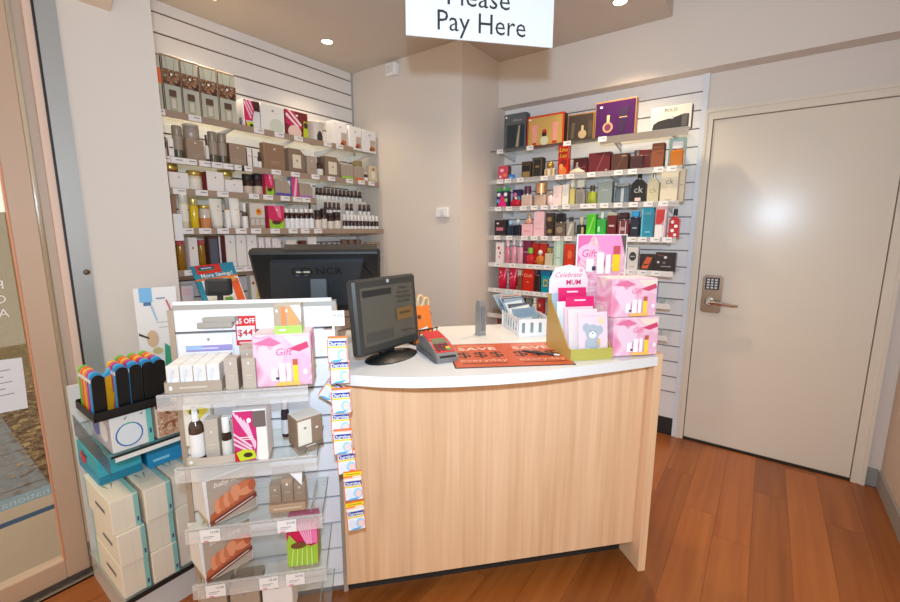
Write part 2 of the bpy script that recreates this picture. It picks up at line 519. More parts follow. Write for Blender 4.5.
CT = .92
cn = thing('counter', 'maple laminate service counter with curved white worktop', 'counter', (0, 0, 0), TH)
wt = [(-.105, 1.375), (-.06, 1.352), (.03, 1.318), (.129, 1.293), (.26, 1.277), (.406, 1.271), (.53, 1.275), (.651, 1.288), (.85, 1.318), (1.052, 1.352), (1.052, 1.99), (-.105, 1.99)]
MB().prism(wt, CT-.036, CT, C(228, 224, 220, r=.25), axis='z').build('worktop', cn)
MB().box(-.105, 1.052, 1.415, 1.435, .10, CT-.036, MAPLE).build('front_panel', cn)
MB().box(-.105, 1.052, 1.50, 1.515, 0, .11, KICK).build('kickboard', cn)
MB().bbox(1.053, 1.086, 1.367, 1.99, 0, CT+.003, MAPLE, .002).build('end_panel', cn)
MB().box(-.105, -.085, 1.52, 1.97, .0, CT-.036, MAPLE).build('end_panel', cn)
MB().box(-.085, 1.052, 1.5, 1.95, .45, .468, MAPLE).build('shelf', cn)
bench = thing('staff_bench', 'low white staff bench behind the glass shelf display', 'bench', (0, 0, 0), TH)
MB().bbox(-.575, -.11, 1.56, 2.05, .76, .79, C(226, 222, 216), .003).build('bench_top', bench)
for a_ in (-.57, -.14):
    MB().box(a_, a_+.02, 1.58, 2.03, 0, .76, MAPLE).build('bench_side', bench)
# ------------------------------------------------------------------ slat panel with glass shelves (gondola)
GF, GB = 1.28, 1.50
gd = thing('display_stand', 'white slat panel display stand with glass shelves left of the counter', 'display stand', (0, 0, 0), TH)
MB().box(-.62, -.125, GB+.008, GB+.03, .0, 1.125, C(110, 104, 104)).build('backing', gd)
zs = [.08+.1075*k for k in range(11)]
ed = [.022]+zs+[1.125]
for k in range(len(ed)-1):
    if ed[k+1]-ed[k] > .02:
        MB().box(-.62, -.125, GB, GB+.009, ed[k]+.004, ed[k+1]-.004, C(244, 242, 242, r=.4)).build('slat', gd)
MB().box(-.62, -.11, GB-.006, GB+.034, 1.125, 1.140, C(170, 164, 154, r=.4)).build('top_cap', gd)
MB().box(-.125, -.108, GB-.006, GB+.034, .0, 1.125, C(176, 156, 136, r=.4)).build('edge_trim', gd)
MB().box(-.637, -.62, GB-.006, GB+.034, .0, 1.125, C(176, 156, 136, r=.4)).build('edge_trim', gd)
MB().box(-.62, -.125, GB+.03, GB+.034, 0, 1.125, C(226, 224, 222)).build('rear_face', gd)
GZ = [.916, .690, .488, .297, .105]
for k, gz in enumerate(GZ):
    a0, a1 = ((-.590, -.187), (-.565, -.172), (-.556, -.165), (-.552, -.160), (-.545, -.158))[k]
    s_ = thing('glass_shelf', 'glass shelf of the slat display stand, %s' % ('topmost and holding the pink gift box', 'second from top with the spray bottle', 'third from top with the baby gift bag', 'fourth from top with the pink tulip box', 'lowest, near the floor')[k], 'shelf', tuple(kw(0, 0, gz)), TH, 'glass shelves of the display stand')
    MB().box(a0, a1, GF+.002, GB-.002, -.006, 0, GLASS).build('glass_plate', s_)
    MB().box(a0, a1, GF, GF+.002, -.006, 0, GEDGE).box(a1, a1+.002, GF, GB-.002, -.006, 0, GEDGE).build('glass_edge', s_)
    if k < 4:
        MB().box(a0-.004, a1+.002, GF-.006, GF-.003, -.043, .004, FROST).box(a0-.004, a1+.002, GF-.006, GF+.004, .0005, .003, FROST).build('ticket_strip', s_)
    for a_ in (a0+.03, a1-.04):
        MB().prism([(GF+.03, -.0065), (GB, -.0065), (GB, -.05), (GB-.04, -.03)], a_, a_+.004, C(200, 200, 198, r=.3, m=.8), axis='x').build('bracket', s_)
    for a_ in {2: (-.49, -.27), 3: (-.49, -.335, -.255), 0: (), 1: ()}.get(k, ()):
        t = MB().box(a_-.028, a_+.028, GF-.0085, GF-.0065, -.040, .000, TICKET)
        t.text('15.00' if a_ < -.3 else '24.95', .008, C(60, 56, 56), FRONT(a_+.012, GF-.0088, -.009)).box(a_-.02, a_+.012, GF-.0088, GF-.0086, -.0235, -.0215, TINK).box(a_-.02, a_+.004, GF-.0088, GF-.0086, -.029, -.0275, TINK).box(a_-.02, a_-.006, GF-.0088, GF-.0086, -.039, -.035, C(226, 120, 160))
        t.build('price_ticket', s_)


# ------------------------------------------------------------------ product makers: base at origin, front towards -y
def deco(mb, items, w, h, y, T=None):
    """flat print on a front face of w x h; u,v run 0..1 from the lower left"""
    for i, it in enumerate(items):
        k = it[0]
        yy = y-.0005*(i+1)
        T0 = T or Matrix()
        if k == 'r':
            _, u0, v0, u1, v1, c = it
            mb.add([((u-.5)*w, yy, v*h) for u, v in ((u0, v0), (u1, v0), (u1, v1), (u0, v1))], [(0, 1, 2, 3)], c, T0)
        elif k == 'e':
            _, u, v, ru, rv, c = it
            mb.add([((u-.5+ru*math.cos(a*.3927))*w, yy, (v+rv*math.sin(a*.3927))*h) for a in range(16)], [tuple(range(16))], c, T0)
        elif k == 'p':
            mb.add([((u-.5)*w, yy, v*h) for u, v in it[1]], [tuple(range(len(it[1])))], it[2], T0)
        elif k == 't':
            _, u, v, th, tx, c = it[:6]
            mb.text(tx, th*h, c, T0 @ FRONT((u-.5)*w, yy, v*h), shear=it[6] if len(it) > 6 else 0, maxw=w*.94, bold=it[7] if len(it) > 7 else 0)
    return mb


def carton(root, w, d, h, body=WHITE, front=(), left=(), right=(), top=None, lid=None):
    b = MB()
    r = min(.0022, w*.03, d*.03)
    b.bbox(-w/2, w/2, -d/2, d/2, 0, h, body, r)
    root = b.build('carton', root)
    if lid:
        MB().bbox(-w/2-.0015, w/2+.0015, -d/2-.0015, d/2+.0015, h*(1-lid[0]), h+.0015, lid[1], r).build('lid', root)
    if front:
        deco(MB(), front, w*.985, h*.985, -d/2-.0002-(.0015 if lid else 0)).build('front_print', root)
    for s, it in ((-1, left), (1, right)):
        if it:
            T = Matrix.Translation((s*(w/2+.0002), 0, 0)) @ Matrix.Rotation(s*math.pi/2, 4, 'Z')
            deco(MB(), it, d*.98, h*.985, 0, T).build('side_print', root)
    if top:
        MB().box(-w/2*.96, w/2*.96, -d/2*.96, d/2*.96, h, h+.0004, top).build('top_panel', root)


def bottle(root, w, d, h, body=None, cap=None, label=None, capf=.2, neck=.42, capr=None, sh=.14, lab=(.12, .62), band=None):
    R = w/2
    hb = h*(1-capf)
    nr = R*neck
    cr = R*(capr if capr else neck*1.15)
    pf = [(R*.93, 0), (R, hb*.03), (R, hb*(1-sh-.06)), (R*.93, hb*(1-sh*.6)), (nr*1.05, hb*.97), (nr, hb)]
    bd = MB().lathe(pf, body).build('bottle_body', root)
    MB().lathe([(cr*.96, hb*.985), (cr, hb), (cr, h*.99), (cr*.9, h)], cap).build('cap', root)
    if label:
        MB().lathe([(R*.95, hb*lab[0]), (R*1.012, hb*lab[0]), (R*1.012, hb*lab[1]), (R*.95, hb*lab[1])], label).build('label_band', bd)
    if band:
        MB().lathe([(cr*1.02, hb), (cr*1.02, hb+h*capf*.2)], band).build('collar', root)


def jar(root, w, d, h, body=None, cap=None, label=None, capf=.22, lab=(.12, .8)):
    R = w/2
    hb = h*(1-capf)
    bd = MB().lathe([(R*.9, 0), (R*.97, hb*.05), (R*.97, hb*.9), (R*.88, hb)], body, n=16).build('jar_body', root)
    MB().lathe([(R*.94, hb*.97), (R, hb), (R, h*.97), (R*.93, h)], cap, n=16).build('lid', root)
    if label:
        MB().lathe([(R*.9, hb*lab[0]), (R*.985, hb*lab[0]), (R*.985, hb*lab[1]), (R*.9, hb*lab[1])], label, n=16).build('label_band', bd)


def tubep(root, w, d, h, body=None, cap=None, capf=.14, mark=None):
    """squeeze tube standing on its cap"""
    R = w/2
    n = 14
    v = []
    for z, sx, sy in ((h*capf, .8, .8), (h*(capf+.05), .9, .9), (h*.55, 1, .62), (h*.97, 1.05, .06), (h, 1.05, .04)):
        v += [(R*sx*math.cos(6.283*i/n), R*sy*math.sin(6.283*i/n), z) for i in range(n)]
    f = [(k*n+i, k*n+(i+1) % n, k*n+n+(i+1) % n, k*n+n+i) for k in range(4) for i in range(n)]+[tuple(range(n-1, -1, -1)), tuple(range(4*n, 5*n))]
    MB().add(v, f, body, None, True).build('tube_body', root)
    MB().lathe([(R*.76, 0), (R*.8, h*.01), (R*.8, h*capf), (R*.7, h*capf+.001)], cap or body).build('cap', root)
    if mark:
        deco(MB(), mark, w*.8, h, -R*.9).build('front_print', root)


def perfume(root, w, d, h, glass=None, cap=None, capf=.28, capw=.4, label=(), shape='box', capshape='box', neck=STEEL, shoulder=.0):
    hb = h*(1-capf)
    b = MB()
    if shape == 'box':
        if shoulder:
            r = min(w, d)*.08
            b.prism([(-w/2+r, 0), (w/2-r, 0), (w/2, r), (w/2, hb*(1-shoulder)), (w/2*.35, hb), (-w/2*.35, hb), (-w/2, hb*(1-shoulder)), (-w/2, r)], -d/2, d/2, glass)
        else:
            b.bbox(-w/2, w/2, -d/2, d/2, 0, hb, glass, min(w, d)*.12)
    elif shape == 'round':
        b.lathe([(w*.18, 0), (w*.36, hb*.06), (w*.48, hb*.3), (w*.5, hb*.5), (w*.46, hb*.72), (w*.3, hb*.93), (w*.14, hb)], glass, n=18, sy=min(1, d/w))
    elif shape == 'cyl':
        b.lathe([(w*.46, 0), (w*.5, hb*.03), (w*.5, hb*.9), (w*.4, hb*.98), (w*.2, hb)], glass, n=18, sy=min(1, d/w))
    elif shape == 'dish':
        b.lathe([(w*.3, 0), (w*.5, hb*.25), (w*.48, hb*.45), (w*.18, hb*.8), (w*.1, hb)], glass, n=18, sy=min(1, d/w))
    elif shape == 'flare':
        b.prism([(-w*.5, 0), (w*.5, 0), (w*.42, hb*.3), (w*.2, hb*.95), (w*.12, hb), (-w*.12, hb), (-w*.2, hb*.95), (-w*.42, hb*.3)], -d/2, d/2, glass)
    bd = b.build('bottle_body', root)
    MB().lathe([(w*.11, hb*.99), (w*.11, hb+h*capf*.25)], neck).build('spray_neck', root)
    cw = w*capw/2
    if capshape == 'box':
        MB().bbox(-cw, cw, -min(cw, d*.45), min(cw, d*.45), hb+h*capf*.12, h, cap, cw*.15).build('cap', root)
    elif capshape == 'ball':
        zc = (hb+h)/2
        MB().lathe([(cw*math.sin(a*.3142+.02), zc-(h-hb)*.48*math.cos(a*.3142+.02)) for a in range(11)], cap).build('cap', root)
    else:
        MB().lathe([(cw, hb+h*capf*.12), (cw, h*.985), (cw*.9, h)], cap).build('cap', root)
    if label:
        deco(MB(), label, w*.9, hb, -d/2-.0003).build('front_print', bd)


# ------------------------------------------------------------------ placing on shelves
class Surf:
    def __init__(s, O, rz, z):
        s.O, s.rz, s.z = Vector((O[0], O[1], 0)), rz, z
        s.U = Vector((math.cos(rz), math.sin(rz), 0))
        s.V = Vector((-math.sin(rz), math.cos(rz), 0))

    def at(s, px, py, back):
        d = ray(px, py)
        o = s.O+s.V*back
        t = (o-CP).dot(s.V)/d.dot(s.V)
        p = CP+d*t
        return (p-s.O).dot(s.U), p.z

    def pt(s, a, b, z):
        p = s.O+s.U*a+s.V*b
        return Vector((p.x, p.y, z))


TOP = [0]


def put(sf, pl, pr_, pt, fn, name, desc, cat, d=None, back=.015, z=None, yaw=0.0, group=None, h=None, wmax=None, **kwargs):
    z0 = sf.z if z is None else z
    pm_ = (pl+pr_)/2
    a_, zt = sf.at(pm_, pt, back)
    hh = h if h else max(.012, zt-z0)
    yb = proj(sf.pt(a_, back, z0))[1]
    ym = (pt+yb)/2
    a0, a1 = sf.at(pl, ym, back)[0], sf.at(pr_, ym, back)[0]
    ww = (a1-a0)-.0012
    if wmax:
        ww = min(ww, wmax)
    dd = ww if fn in (bottle, jar) else (d if d else min(ww, .07))
    p = sf.pt((a0+a1)/2, back+dd/2, z0)
    root = thing(name, desc, cat, tuple(p), sf.rz+yaw, group)
    TOP[0] = z0+hh
    fn(root, ww, dd, hh, **kwargs)
    return root
# ------------------------------------------------------------------ shelves on the left slat wall
LR = math.pi/2
LX = -2.54
LZ = [1.975, 1.745, 1.587, 1.380, 1.154, .945]
LNAME = ['top shelf of the left slat wall with boxed diffusers', 'second shelf of the left slat wall with taupe bottles', 'third shelf of the left slat wall with gold lidded jars', 'fourth shelf of the left slat wall with the tiered oil bottles', 'fifth shelf of the left slat wall behind the dark monitor', 'lowest visible shelf of the left slat wall behind the till']
FASC = C(164, 140, 120, r=.5)
LTK = [(160, 196, 259, 279, 298, 327, 339), (165, 178, 191, 206, 217, 229, 239, 247, 276, 295, 315, 331, 349, 361, 371), (180, 202, 223, 254, 268, 285, 297, 306), (187, 205, 223, 241, 256, 275, 293, 305, 318), (190, 237, 248), ()]
LSURF = []
for k, z in enumerate(LZ):
    y0, y1 = .815, (1.865 if k == 2 else 2.47)
    xf = LX if k != 3 else -2.50
    s_ = thing('wall_shelf', LNAME[k], 'shelf', (0, 0, z), 0, 'glass shelves on the left slat wall')
    MB().box(XL, xf, y0, y1, -.006, 0, GLASS).build('glass_plate', s_)
    yf = y1 if k else 2.22
    MB().box(xf, xf+.008, y0, yf, -.022, .012, FASC).build('front_strip', s_)
    for yy in (.95, 1.35, 1.75)+((2.10, 2.42) if k != 2 else ()):
        MB().prism([(XL, -.0065), (xf-.03, -.0065), (xf-.03, -.014), (XL+.06, -.045), (XL, -.05)], yy, yy+.006, C(214, 216, 218, r=.3), axis='y').build('bracket', s_)
    sf = Surf((xf, 0), LR, z)
    LSURF.append(sf)
    for px in LTK[k]:
        py = proj((xf+.008, 1.5, z-.005))[1]
        a, _ = sf.at(px, py, -.008)
        MB().box(xf+.0085, xf+.0105, a-.032, a+.032, -.020, .010, TICKET).box(xf+.0106, xf+.0109, a-.006, a+.026, -.004, .001, TINK).build('price_ticket', s_)
L1, L2, L3, L4, L5, L6 = LSURF
EMB = lambda c=TINK, v=.8: ('e', .5, v, .05, .04, c)
LINES = lambda v=.5, c=C(206, 196, 190): [('r', .25, v, .75, v+.03, c), ('r', .32, v-.08, .68, v-.055, c)]


def diffuser(root, w, d, h, band=None):
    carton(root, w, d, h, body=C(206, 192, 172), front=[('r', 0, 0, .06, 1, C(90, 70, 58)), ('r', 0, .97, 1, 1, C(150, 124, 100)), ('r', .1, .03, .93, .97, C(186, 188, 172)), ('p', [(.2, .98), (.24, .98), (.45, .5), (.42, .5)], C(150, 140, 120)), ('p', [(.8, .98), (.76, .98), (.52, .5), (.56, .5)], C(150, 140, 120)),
           ('r', .26, .06, .72, .40, C(168, 168, 138)), ('r', .28, .30, .70, .42, C(92, 66, 52)), ('r', .38, .10, .62, .27, C(206, 196, 186)), ('r', 0, .50, 1, .76, band or mat((120, 70, 44), .5, 0.0, 'flora')), ('e', .5, .68, .07, .025, WHITE)], left=[('r', .1, .03, .9, .97, C(84, 60, 50))])


for i, (a, b, t) in enumerate(((150.5, 161.5, 52), (163, 180.5, 55.5), (181.5, 199, 61.5), (200, 217.5, 67.5), (218.5, 236, 73))):
    put(L1, a, b, t, diffuser, 'diffuser_box', ('reed diffuser box with an orange flame print at the end of the top shelf' if i == 0 else 'tall reed diffuser box with brown flower band, %s of four on the top shelf' % ('first', 'second', 'third', 'fourth')[i-1]), 'box', d=.07, group='boxed reed diffusers', **({'band': C(228, 110, 40)} if i == 0 else {}))
tul = [('p', [(0, .3), (.5, .3), (.75, 1), (0, 1)], C(206, 30, 96)), ('p', [(.12, .95), (.2, .99), (.55, .55), (.5, .5)], C(244, 190, 210)), ('p', [(.0, .9), (.06, .97), (.45, .42), (.38, .36)], C(244, 190, 210)), ('p', [(.3, .98), (.4, 1), (.6, .7), (.56, .64)], C(244, 190, 210)), ('p', [(.62, .66), (1, .66), (1, 1), (.55, 1)], C(74, 30, 30)), ('p', [(.1, 0), (.6, 0), (.5, .28), (.15, .25)], C(190, 210, 40)), ('p', [(0, 0), (.2, 0), (.05, .3), (0, .32)], C(190, 20, 40)), ('e', .4, .14, .12, .06, C(40, 36, 20))]
put(L1, 244, 260, 100.5, carton, 'gift_carton', 'white and magenta tulip print carton next to the diffuser boxes', 'box', d=.09, front=tul, left=[('r', .35, .15, .7, .4, C(90, 100, 130))], body=C(226, 224, 224))
put(L1, 261, 284.5, 105, carton, 'gift_carton', 'plain white carton with pale green print on the top shelf', 'box', d=.07, front=[EMB(), ('e', .65, .3, .3, .25, C(206, 212, 196)), ('r', .3, 0, 1, .08, C(206, 212, 196))], body=C(232, 228, 222))
put(L1, 285.5, 308, 111.5, carton, 'gift_carton', 'dark red magenta print carton beside the ceramic oil burner', 'box', d=.07, body=C(110, 24, 30), front=[('p', [(0, .5), (0, 1), (.4, 1), (.75, .45), (.55, .3)], C(196, 30, 84)), ('p', [(0, .8), (.05, .9), (.6, .45), (.5, .42)], C(246, 214, 222)), ('p', [(.1, .98), (.2, 1), (.72, .55), (.65, .48)], C(246, 214, 222)), ('e', .38, .22, .3, .26, C(232, 196, 186)), ('p', [(.75, 0), (1, 0), (.95, .7), (.8, .7)], C(180, 200, 40)), ('e', .88, .55, .08, .12, C(50, 40, 20)), EMB(WHITE, .85)])


def burner(root, w, d, h):
    R = w/2
    CER = C(226, 214, 198, r=.35)
    MB().lathe([(R*.75, 0), (R*.8, h*.04), (R*.72, h*.5), (R*.86, h*.78), (R, h*.98), (R*.95, h), (R*.8, h*.92), (R*.3, h*.86)], CER, n=20).build('burner_body', root)
    A = [(-.3*R, h*.12), (.3*R, h*.12), (.3*R, h*.35), (.16*R, h*.5), (0, h*.58), (-.16*R, h*.5), (-.3*R, h*.35)]
    MB().prism(A, -R*.80, -R*.6, C(60, 54, 50)).build('candle_opening', root)
    MB().lathe([(R*.85, h*.93), (R*.85, h*.96)], C(206, 192, 176)).build('oil_dish', root)


put(L1, 311, 327, 122, burner, 'oil_burner', 'white ceramic oil burner with arched opening on the top shelf', 'oil burner', d=.085, back=.03)
for i, (a, b, t) in enumerate(((333, 347.5, 122), (349, 361.5, 127), (362.5, 376, 131))):
    put(L1, a, b, t, carton, 'stone_carton', 'white carton with brown stones picture, %s of three at the shelf end' % ('left', 'middle', 'right')[i], 'box', d=.075, group='white stone picture cartons', body=C(236, 232, 230), front=[('r', .55, .08, .95, .6, C(190, 172, 156)), ('e', .72, .2, .2, .1, C(180, 96, 50)), ('e', .6, .14, .12, .06, C(110, 60, 36)), EMB()], left=[])
# second shelf
TB = C(150, 136, 116, r=.3)
OLV = C(100, 90, 68, r=.3)
wl1 = C(238, 232, 224)
put(L2, 165, 168.2, 137, bottle, 'small_bottle', 'dark small bottle at the far left end of the second shelf', 'bottle', body=C(60, 44, 36), cap=C(60, 44, 36), label=wl1, back=.05)
put(L2, 168.8, 174, 138.5, carton, 'slim_carton', 'slim white carton beside the tall taupe bottle on the second shelf', 'box', d=.03, body=C(238, 234, 230), front=[('r', .1, .55, .9, .62, C(90, 50, 40))], left=[('r', .2, .1, .8, .9, C(110, 50, 40))])
for a, b, t, nm in ((174.5, 185, 125.5, 'tall taupe bottle at the left of the second shelf'), (210.3, 219.2, 131.5, 'taupe bottle left of its twin on the second shelf'), (220, 229, 133.5, 'taupe bottle right of its twin on the second shelf')):
    put(L2, a, b, t, bottle, 'body_lotion', nm, 'bottle', group='taupe lotion bottles', body=OLV, cap=TB, label=C(166, 148, 130), capf=.3, capr=.95, neck=.85, sh=.05, lab=(.45, .99), back=.03)
r0 = put(L2, 187, 204.5, 139.5, carton, 'taupe_carton', 'square taupe carton with a candle jar standing on it', 'box', d=.085, body=TAUPE, front=[EMB(C(226, 214, 200), .85)]+LINES(.3, C(180, 160, 144)))
put(L2, 186, 202, 124, jar, 'candle_jar', 'taupe glass candle jar standing on a square taupe carton', 'jar', z=TOP[0]+.001, back=.02, body=C(168, 152, 138, r=.25), cap=C(196, 188, 170, r=.3), capf=.12)
put(L2, 205.5, 209.8, 135, bottle, 'small_bottle', 'small white bottle with dark cap beside the two taupe bottles', 'bottle', body=C(226, 220, 214), cap=C(70, 50, 40), capf=.35, label=C(80, 60, 50), lab=(.1, .25))
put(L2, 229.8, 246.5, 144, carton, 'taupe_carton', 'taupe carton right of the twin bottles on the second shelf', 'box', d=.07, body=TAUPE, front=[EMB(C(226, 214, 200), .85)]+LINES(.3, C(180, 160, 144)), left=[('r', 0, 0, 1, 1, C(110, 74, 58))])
for a, b, t, nm in ((247.5, 252, 148, 'slim white carton, left of two beside the large tilted taupe box'), (253, 257.6, 149, 'slim white carton, right of two beside the large tilted taupe box')):
    put(L2, a, b, t, carton, 'slim_carton', nm, 'box', d=.03, body=C(238, 230, 222), front=[('r', .2, .6, .8, .65, C(190, 170, 160))], left=[('r', .1, .02, .9, .98, C(110, 44, 36))])
put(L2, 258.5, 262.5, 152, bottle, 'small_bottle', 'dark capped white bottle just left of the large tilted taupe box', 'bottle', body=C(60, 40, 34), cap=C(70, 50, 40), label=wl1, lab=(.1, .6))
put(L2, 264, 285, 144, carton, 'taupe_carton', 'large tilted taupe gift box in the middle of the second shelf', 'box', d=.05, yaw=.06, body=C(152, 118, 92), front=[EMB(C(230, 216, 196), .82)]+LINES(.35, C(186, 156, 130)))
put(L2, 289, 305, 149, carton, 'window_gift_box', 'taupe gift box with cream square window, left one on the second shelf', 'box', d=.07, body=C(140, 116, 98), front=[('r', .22, .25, .75, .78, C(232, 218, 194)), ('e', .5, .55, .06, .05, TINK), ('r', .05, .06, .95, .12, C(110, 84, 70)), ('p', [(.7, 1), (1, 1), (1, .8)], CREAM)])
put(L2, 307, 317, 157, carton, 'taupe_carton', 'small taupe carton between the two cream window gift boxes', 'box', d=.06, body=TAUPE2, front=[EMB(CREAM, .8)]+LINES(.4, TAUPE))
put(L2, 318.3, 324.5, 157, bottle, 'label_bottle', 'brown bottle with white label beside the right window gift box', 'bottle', body=C(64, 40, 30, r=.25), cap=C(70, 46, 36), label=wl1, lab=(.1, .55), capf=.25)
put(L2, 325.3, 340, 157, carton, 'window_gift_box', 'taupe gift box with cream square window, right one on the second shelf', 'box', d=.06, body=C(140, 116, 98), front=[('r', .2, .2, .78, .78, C(232, 218, 194)), ('e', .5, .55, .06, .05, TINK), ('p', [(.75, 1), (1, 1), (1, .8)], CREAM)])
put(L2, 341.5, 353.5, 164.5, carton, 'travel_pack', 'taupe travel pack with a lime green base strip', 'box', d=.05, body=TAUPE2, front=[('r', 0, 0, 1, .26, C(160, 214, 60)), ('r', .33, .3, .35, .95, TAUPE), ('r', .66, .3, .68, .95, TAUPE)])
put(L2, 354.2, 364, 167, carton, 'travel_pack', 'taupe travel pack with an orange base strip', 'box', d=.05, body=TAUPE2, front=[('r', 0, 0, 1, .26, C(240, 110, 30)), ('r', .33, .3, .35, .95, TAUPE), ('r', .66, .3, .68, .95, TAUPE)])
put(L2, 365, 369.3, 172, bottle, 'small_bottle', 'tiny brown and white bottle at the right end of the second shelf', 'bottle', body=C(80, 56, 44), cap=C(226, 216, 200), label=wl1)
put(L2, 369.8, 377, 166, carton, 'soap_carton', 'cream soap carton with gold oval at the right end of the second shelf', 'box', d=.05, body=C(214, 196, 164), front=[('e', .45, .5, .28, .25, C(236, 226, 206)), ('e', .5, .8, .2, .1, C(170, 130, 60))])
put(L2, 357, 364, 161, jar, 'candle_jar', 'small cream jar behind the orange striped travel pack', 'jar', back=.10, body=C(220, 204, 170), cap=C(176, 150, 90), label=C(240, 232, 216))
# third shelf
WG = C(240, 232, 226)
put(L3, 169, 189, 172.5, carton, 'jar_carton', 'white carton in front of the reddish jar on the third shelf', 'box', d=.05, body=WG, front=[EMB(TINK, .75)], left=[('r', 0, 0, 1, 1, C(170, 50, 50))])
put(L3, 166, 181.5, 163, jar, 'gold_lid_jar', 'reddish scrub jar with gold lid behind a white carton', 'jar', back=.075, body=C(146, 74, 46, r=.3), cap=GOLD)
put(L3, 190, 204.5, 170.5, jar, 'gold_lid_jar', 'cream jar with gold lid between two white cartons', 'jar', back=.02, body=C(222, 206, 176, r=.3), cap=GOLD, label=C(236, 226, 206))
put(L3, 207, 224.3, 172, carton, 'jar_carton', 'tall white carton with dark red side on the third shelf', 'box', d=.06, body=WG, front=[EMB(TINK, .75)], left=[('r', 0, 0, 1, 1, C(150, 40, 44))])
put(L3, 225.5, 243, 180.5, carton, 'jar_carton', 'low white carton in front of a gold lidded jar', 'box', d=.05, body=WG, front=[EMB(TINK, .7)])
put(L3, 222, 236, 170, jar, 'gold_lid_jar', 'tan scrub jar with gold lid behind the low white carton', 'jar', back=.085, body=C(214, 188, 150, r=.3), cap=GOLD)
for a, b, t, s_ in ((245.2, 254.6, 174, 'left'), (255.2, 264.4, 173.5, 'right')):
    put(L3, a, b, t, jar, 'brown_jar', 'dark brown supplement jar with beige label, %s of two' % s_, 'jar', group='dark brown jars', body=C(50, 32, 26, r=.2), cap=C(34, 24, 22), label=C(206, 184, 164), lab=(.08, .62), capf=.28)
tl = [('p', [(0, .45), (.3, .35), (1, .6), (1, 1), (0, 1)], C(214, 40, 92)), ('p', [(.35, 1), (.75, 1), (.8, .5), (.6, .55)], C(240, 120, 160)), ('p', [(0, 0), (1, 0), (1, .45), (.75, .3), (.5, .45), (.3, .3), (0, .5)], C(150, 200, 50)), ('e', .45, .33, .3, .09, C(80, 44, 24)), ('p', [(.1, 0), (.2, 0), (.3, .25)], C(210, 230, 90)), ('p', [(.6, 0), (.75, 0), (.85, .28)], C(210, 230, 90)), ('e', .5, .85, .06, .04, WHITE)]
put(L3, 265.5, 273.8, 174, carton, 'tulip_carton', 'narrow pink and green tulip carton on the third shelf', 'box', d=.05, body=C(214, 50, 92), front=tl)
put(L3, 275.5, 290.5, 180, carton, 'travel_pack', 'taupe travel pack with a purple base strip', 'box', d=.05, body=TAUPE2, front=[('r', 0, 0, 1, .28, C(96, 80, 160)), ('r', .33, .32, .35, .95, TAUPE), ('r', .66, .32, .68, .95, TAUPE), ('p', [(.8, 1), (1, 1), (1, .7)], WHITE)])
put(L3, 292, 298.6, 177.5, carton, 'tulip_carton', 'narrow pink carton with a blue side on the third shelf', 'box', d=.05, body=C(220, 60, 120), front=[('p', [(.1, 0), (.5, 0), (.9, 1), (.6, 1)], C(248, 190, 214))], left=[('r', 0, 0, 1, 1, C(110, 140, 190))])
put(L3, 299.8, 312.5, 183.5, carton, 'travel_pack', 'taupe travel pack with a violet base strip', 'box', d=.05, body=TAUPE2, front=[('r', 0, 0, 1, .25, C(180, 110, 190)), ('r', .33, .3, .35, .95, TAUPE), ('r', .66, .3, .68, .95, TAUPE), ('p', [(.8, 1), (1, 1), (1, .7)], WHITE)])
# fourth shelf
put(L4, 172, 177, 193, carton, 'slim_carton', 'slim brown carton at the left end of the fourth shelf', 'box', d=.04, body=C(150, 110, 86), back=.05)
put(L4, 181, 190, 194.5, bottle, 'bath_bottle', 'tall clear bottle of cream bath salts on the fourth shelf', 'bottle', body=C(222, 208, 178, r=.2), cap=C(206, 202, 192, r=.2), capf=.2, capr=.98, neck=.9, sh=.04, label=C(236, 228, 210), lab=(.3, .9))
put(L4, 191.5, 200, 199, bottle, 'bath_bottle', 'bright yellow oil bottle with gold cap on the fourth shelf', 'bottle', body=C(222, 186, 20, r=.15), cap=C(196, 180, 110, r=.25, m=.5), capf=.2, capr=.98, neck=.9, sh=.04)
put(L4, 201.5, 212.5, 205, jar, 'gold_lid_jar', 'clear jar half filled with orange salts and a gold lid', 'jar', body=C(206, 190, 176, r=.15), cap=GOLD, label=C(206, 128, 74), lab=(.0, .55), capf=.12)
put(L4, 213, 225.5, 198.5, tubep, 'cream_tube', 'cream squeeze tube standing on its cap on the fourth shelf', 'tube', body=C(234, 226, 212), cap=C(210, 204, 192), mark=[('e', .5, .75, .08, .03, TINK), ('r', .3, .6, .7, .62, C(206, 190, 170))])
put(L4, 226, 231.5, 198, bottle, 'label_bottle', 'slim brown bottle with pale label between two white tubes', 'bottle', body=C(176, 140, 104, r=.2), cap=C(150, 146, 138), capf=.3, neck=.7, label=wl1, lab=(.05, .9))
put(L4, 232, 242.5, 196.5, tubep, 'cream_tube', 'tall white tube left of the soap display on the fourth shelf', 'tube', body=C(238, 232, 222), cap=C(226, 220, 210), mark=[('r', .3, .6, .7, .62, C(206, 190, 150))])
put(L4, 243.5, 249, 203.5, bottle, 'label_bottle', 'slim bottle with white cap in front of the soap display', 'bottle', body=C(90, 60, 46), cap=C(236, 232, 226), capf=.3, label=wl1, lab=(.02, .75))
put(L4, 250, 265, 203.5, carton, 'soap_display', 'taupe soap display carton with an orange flower oval', 'box', d=.05, body=C(176, 158, 140), front=[('r', 0, .48, 1, 1, C(216, 206, 196)), ('e', .6, .7, .2, .13, C(230, 150, 30)), ('e', .58, .72, .09, .06, C(190, 70, 20)), ('r', .03, .2, .28, .44, C(206, 196, 184)), ('r', .34, .2, .6, .44, C(206, 196, 184)), ('r', .66, .2, .94, .44, C(206, 196, 184))])
put(L4, 269, 284.5, 206, carton, 'tulip_carton', 'square pink and green tulip carton on the fourth shelf', 'box', d=.05, body=C(200, 36, 84), front=tl)
ORD6 = ('first', 'second', 'third', 'fourth', 'fifth', 'sixth')
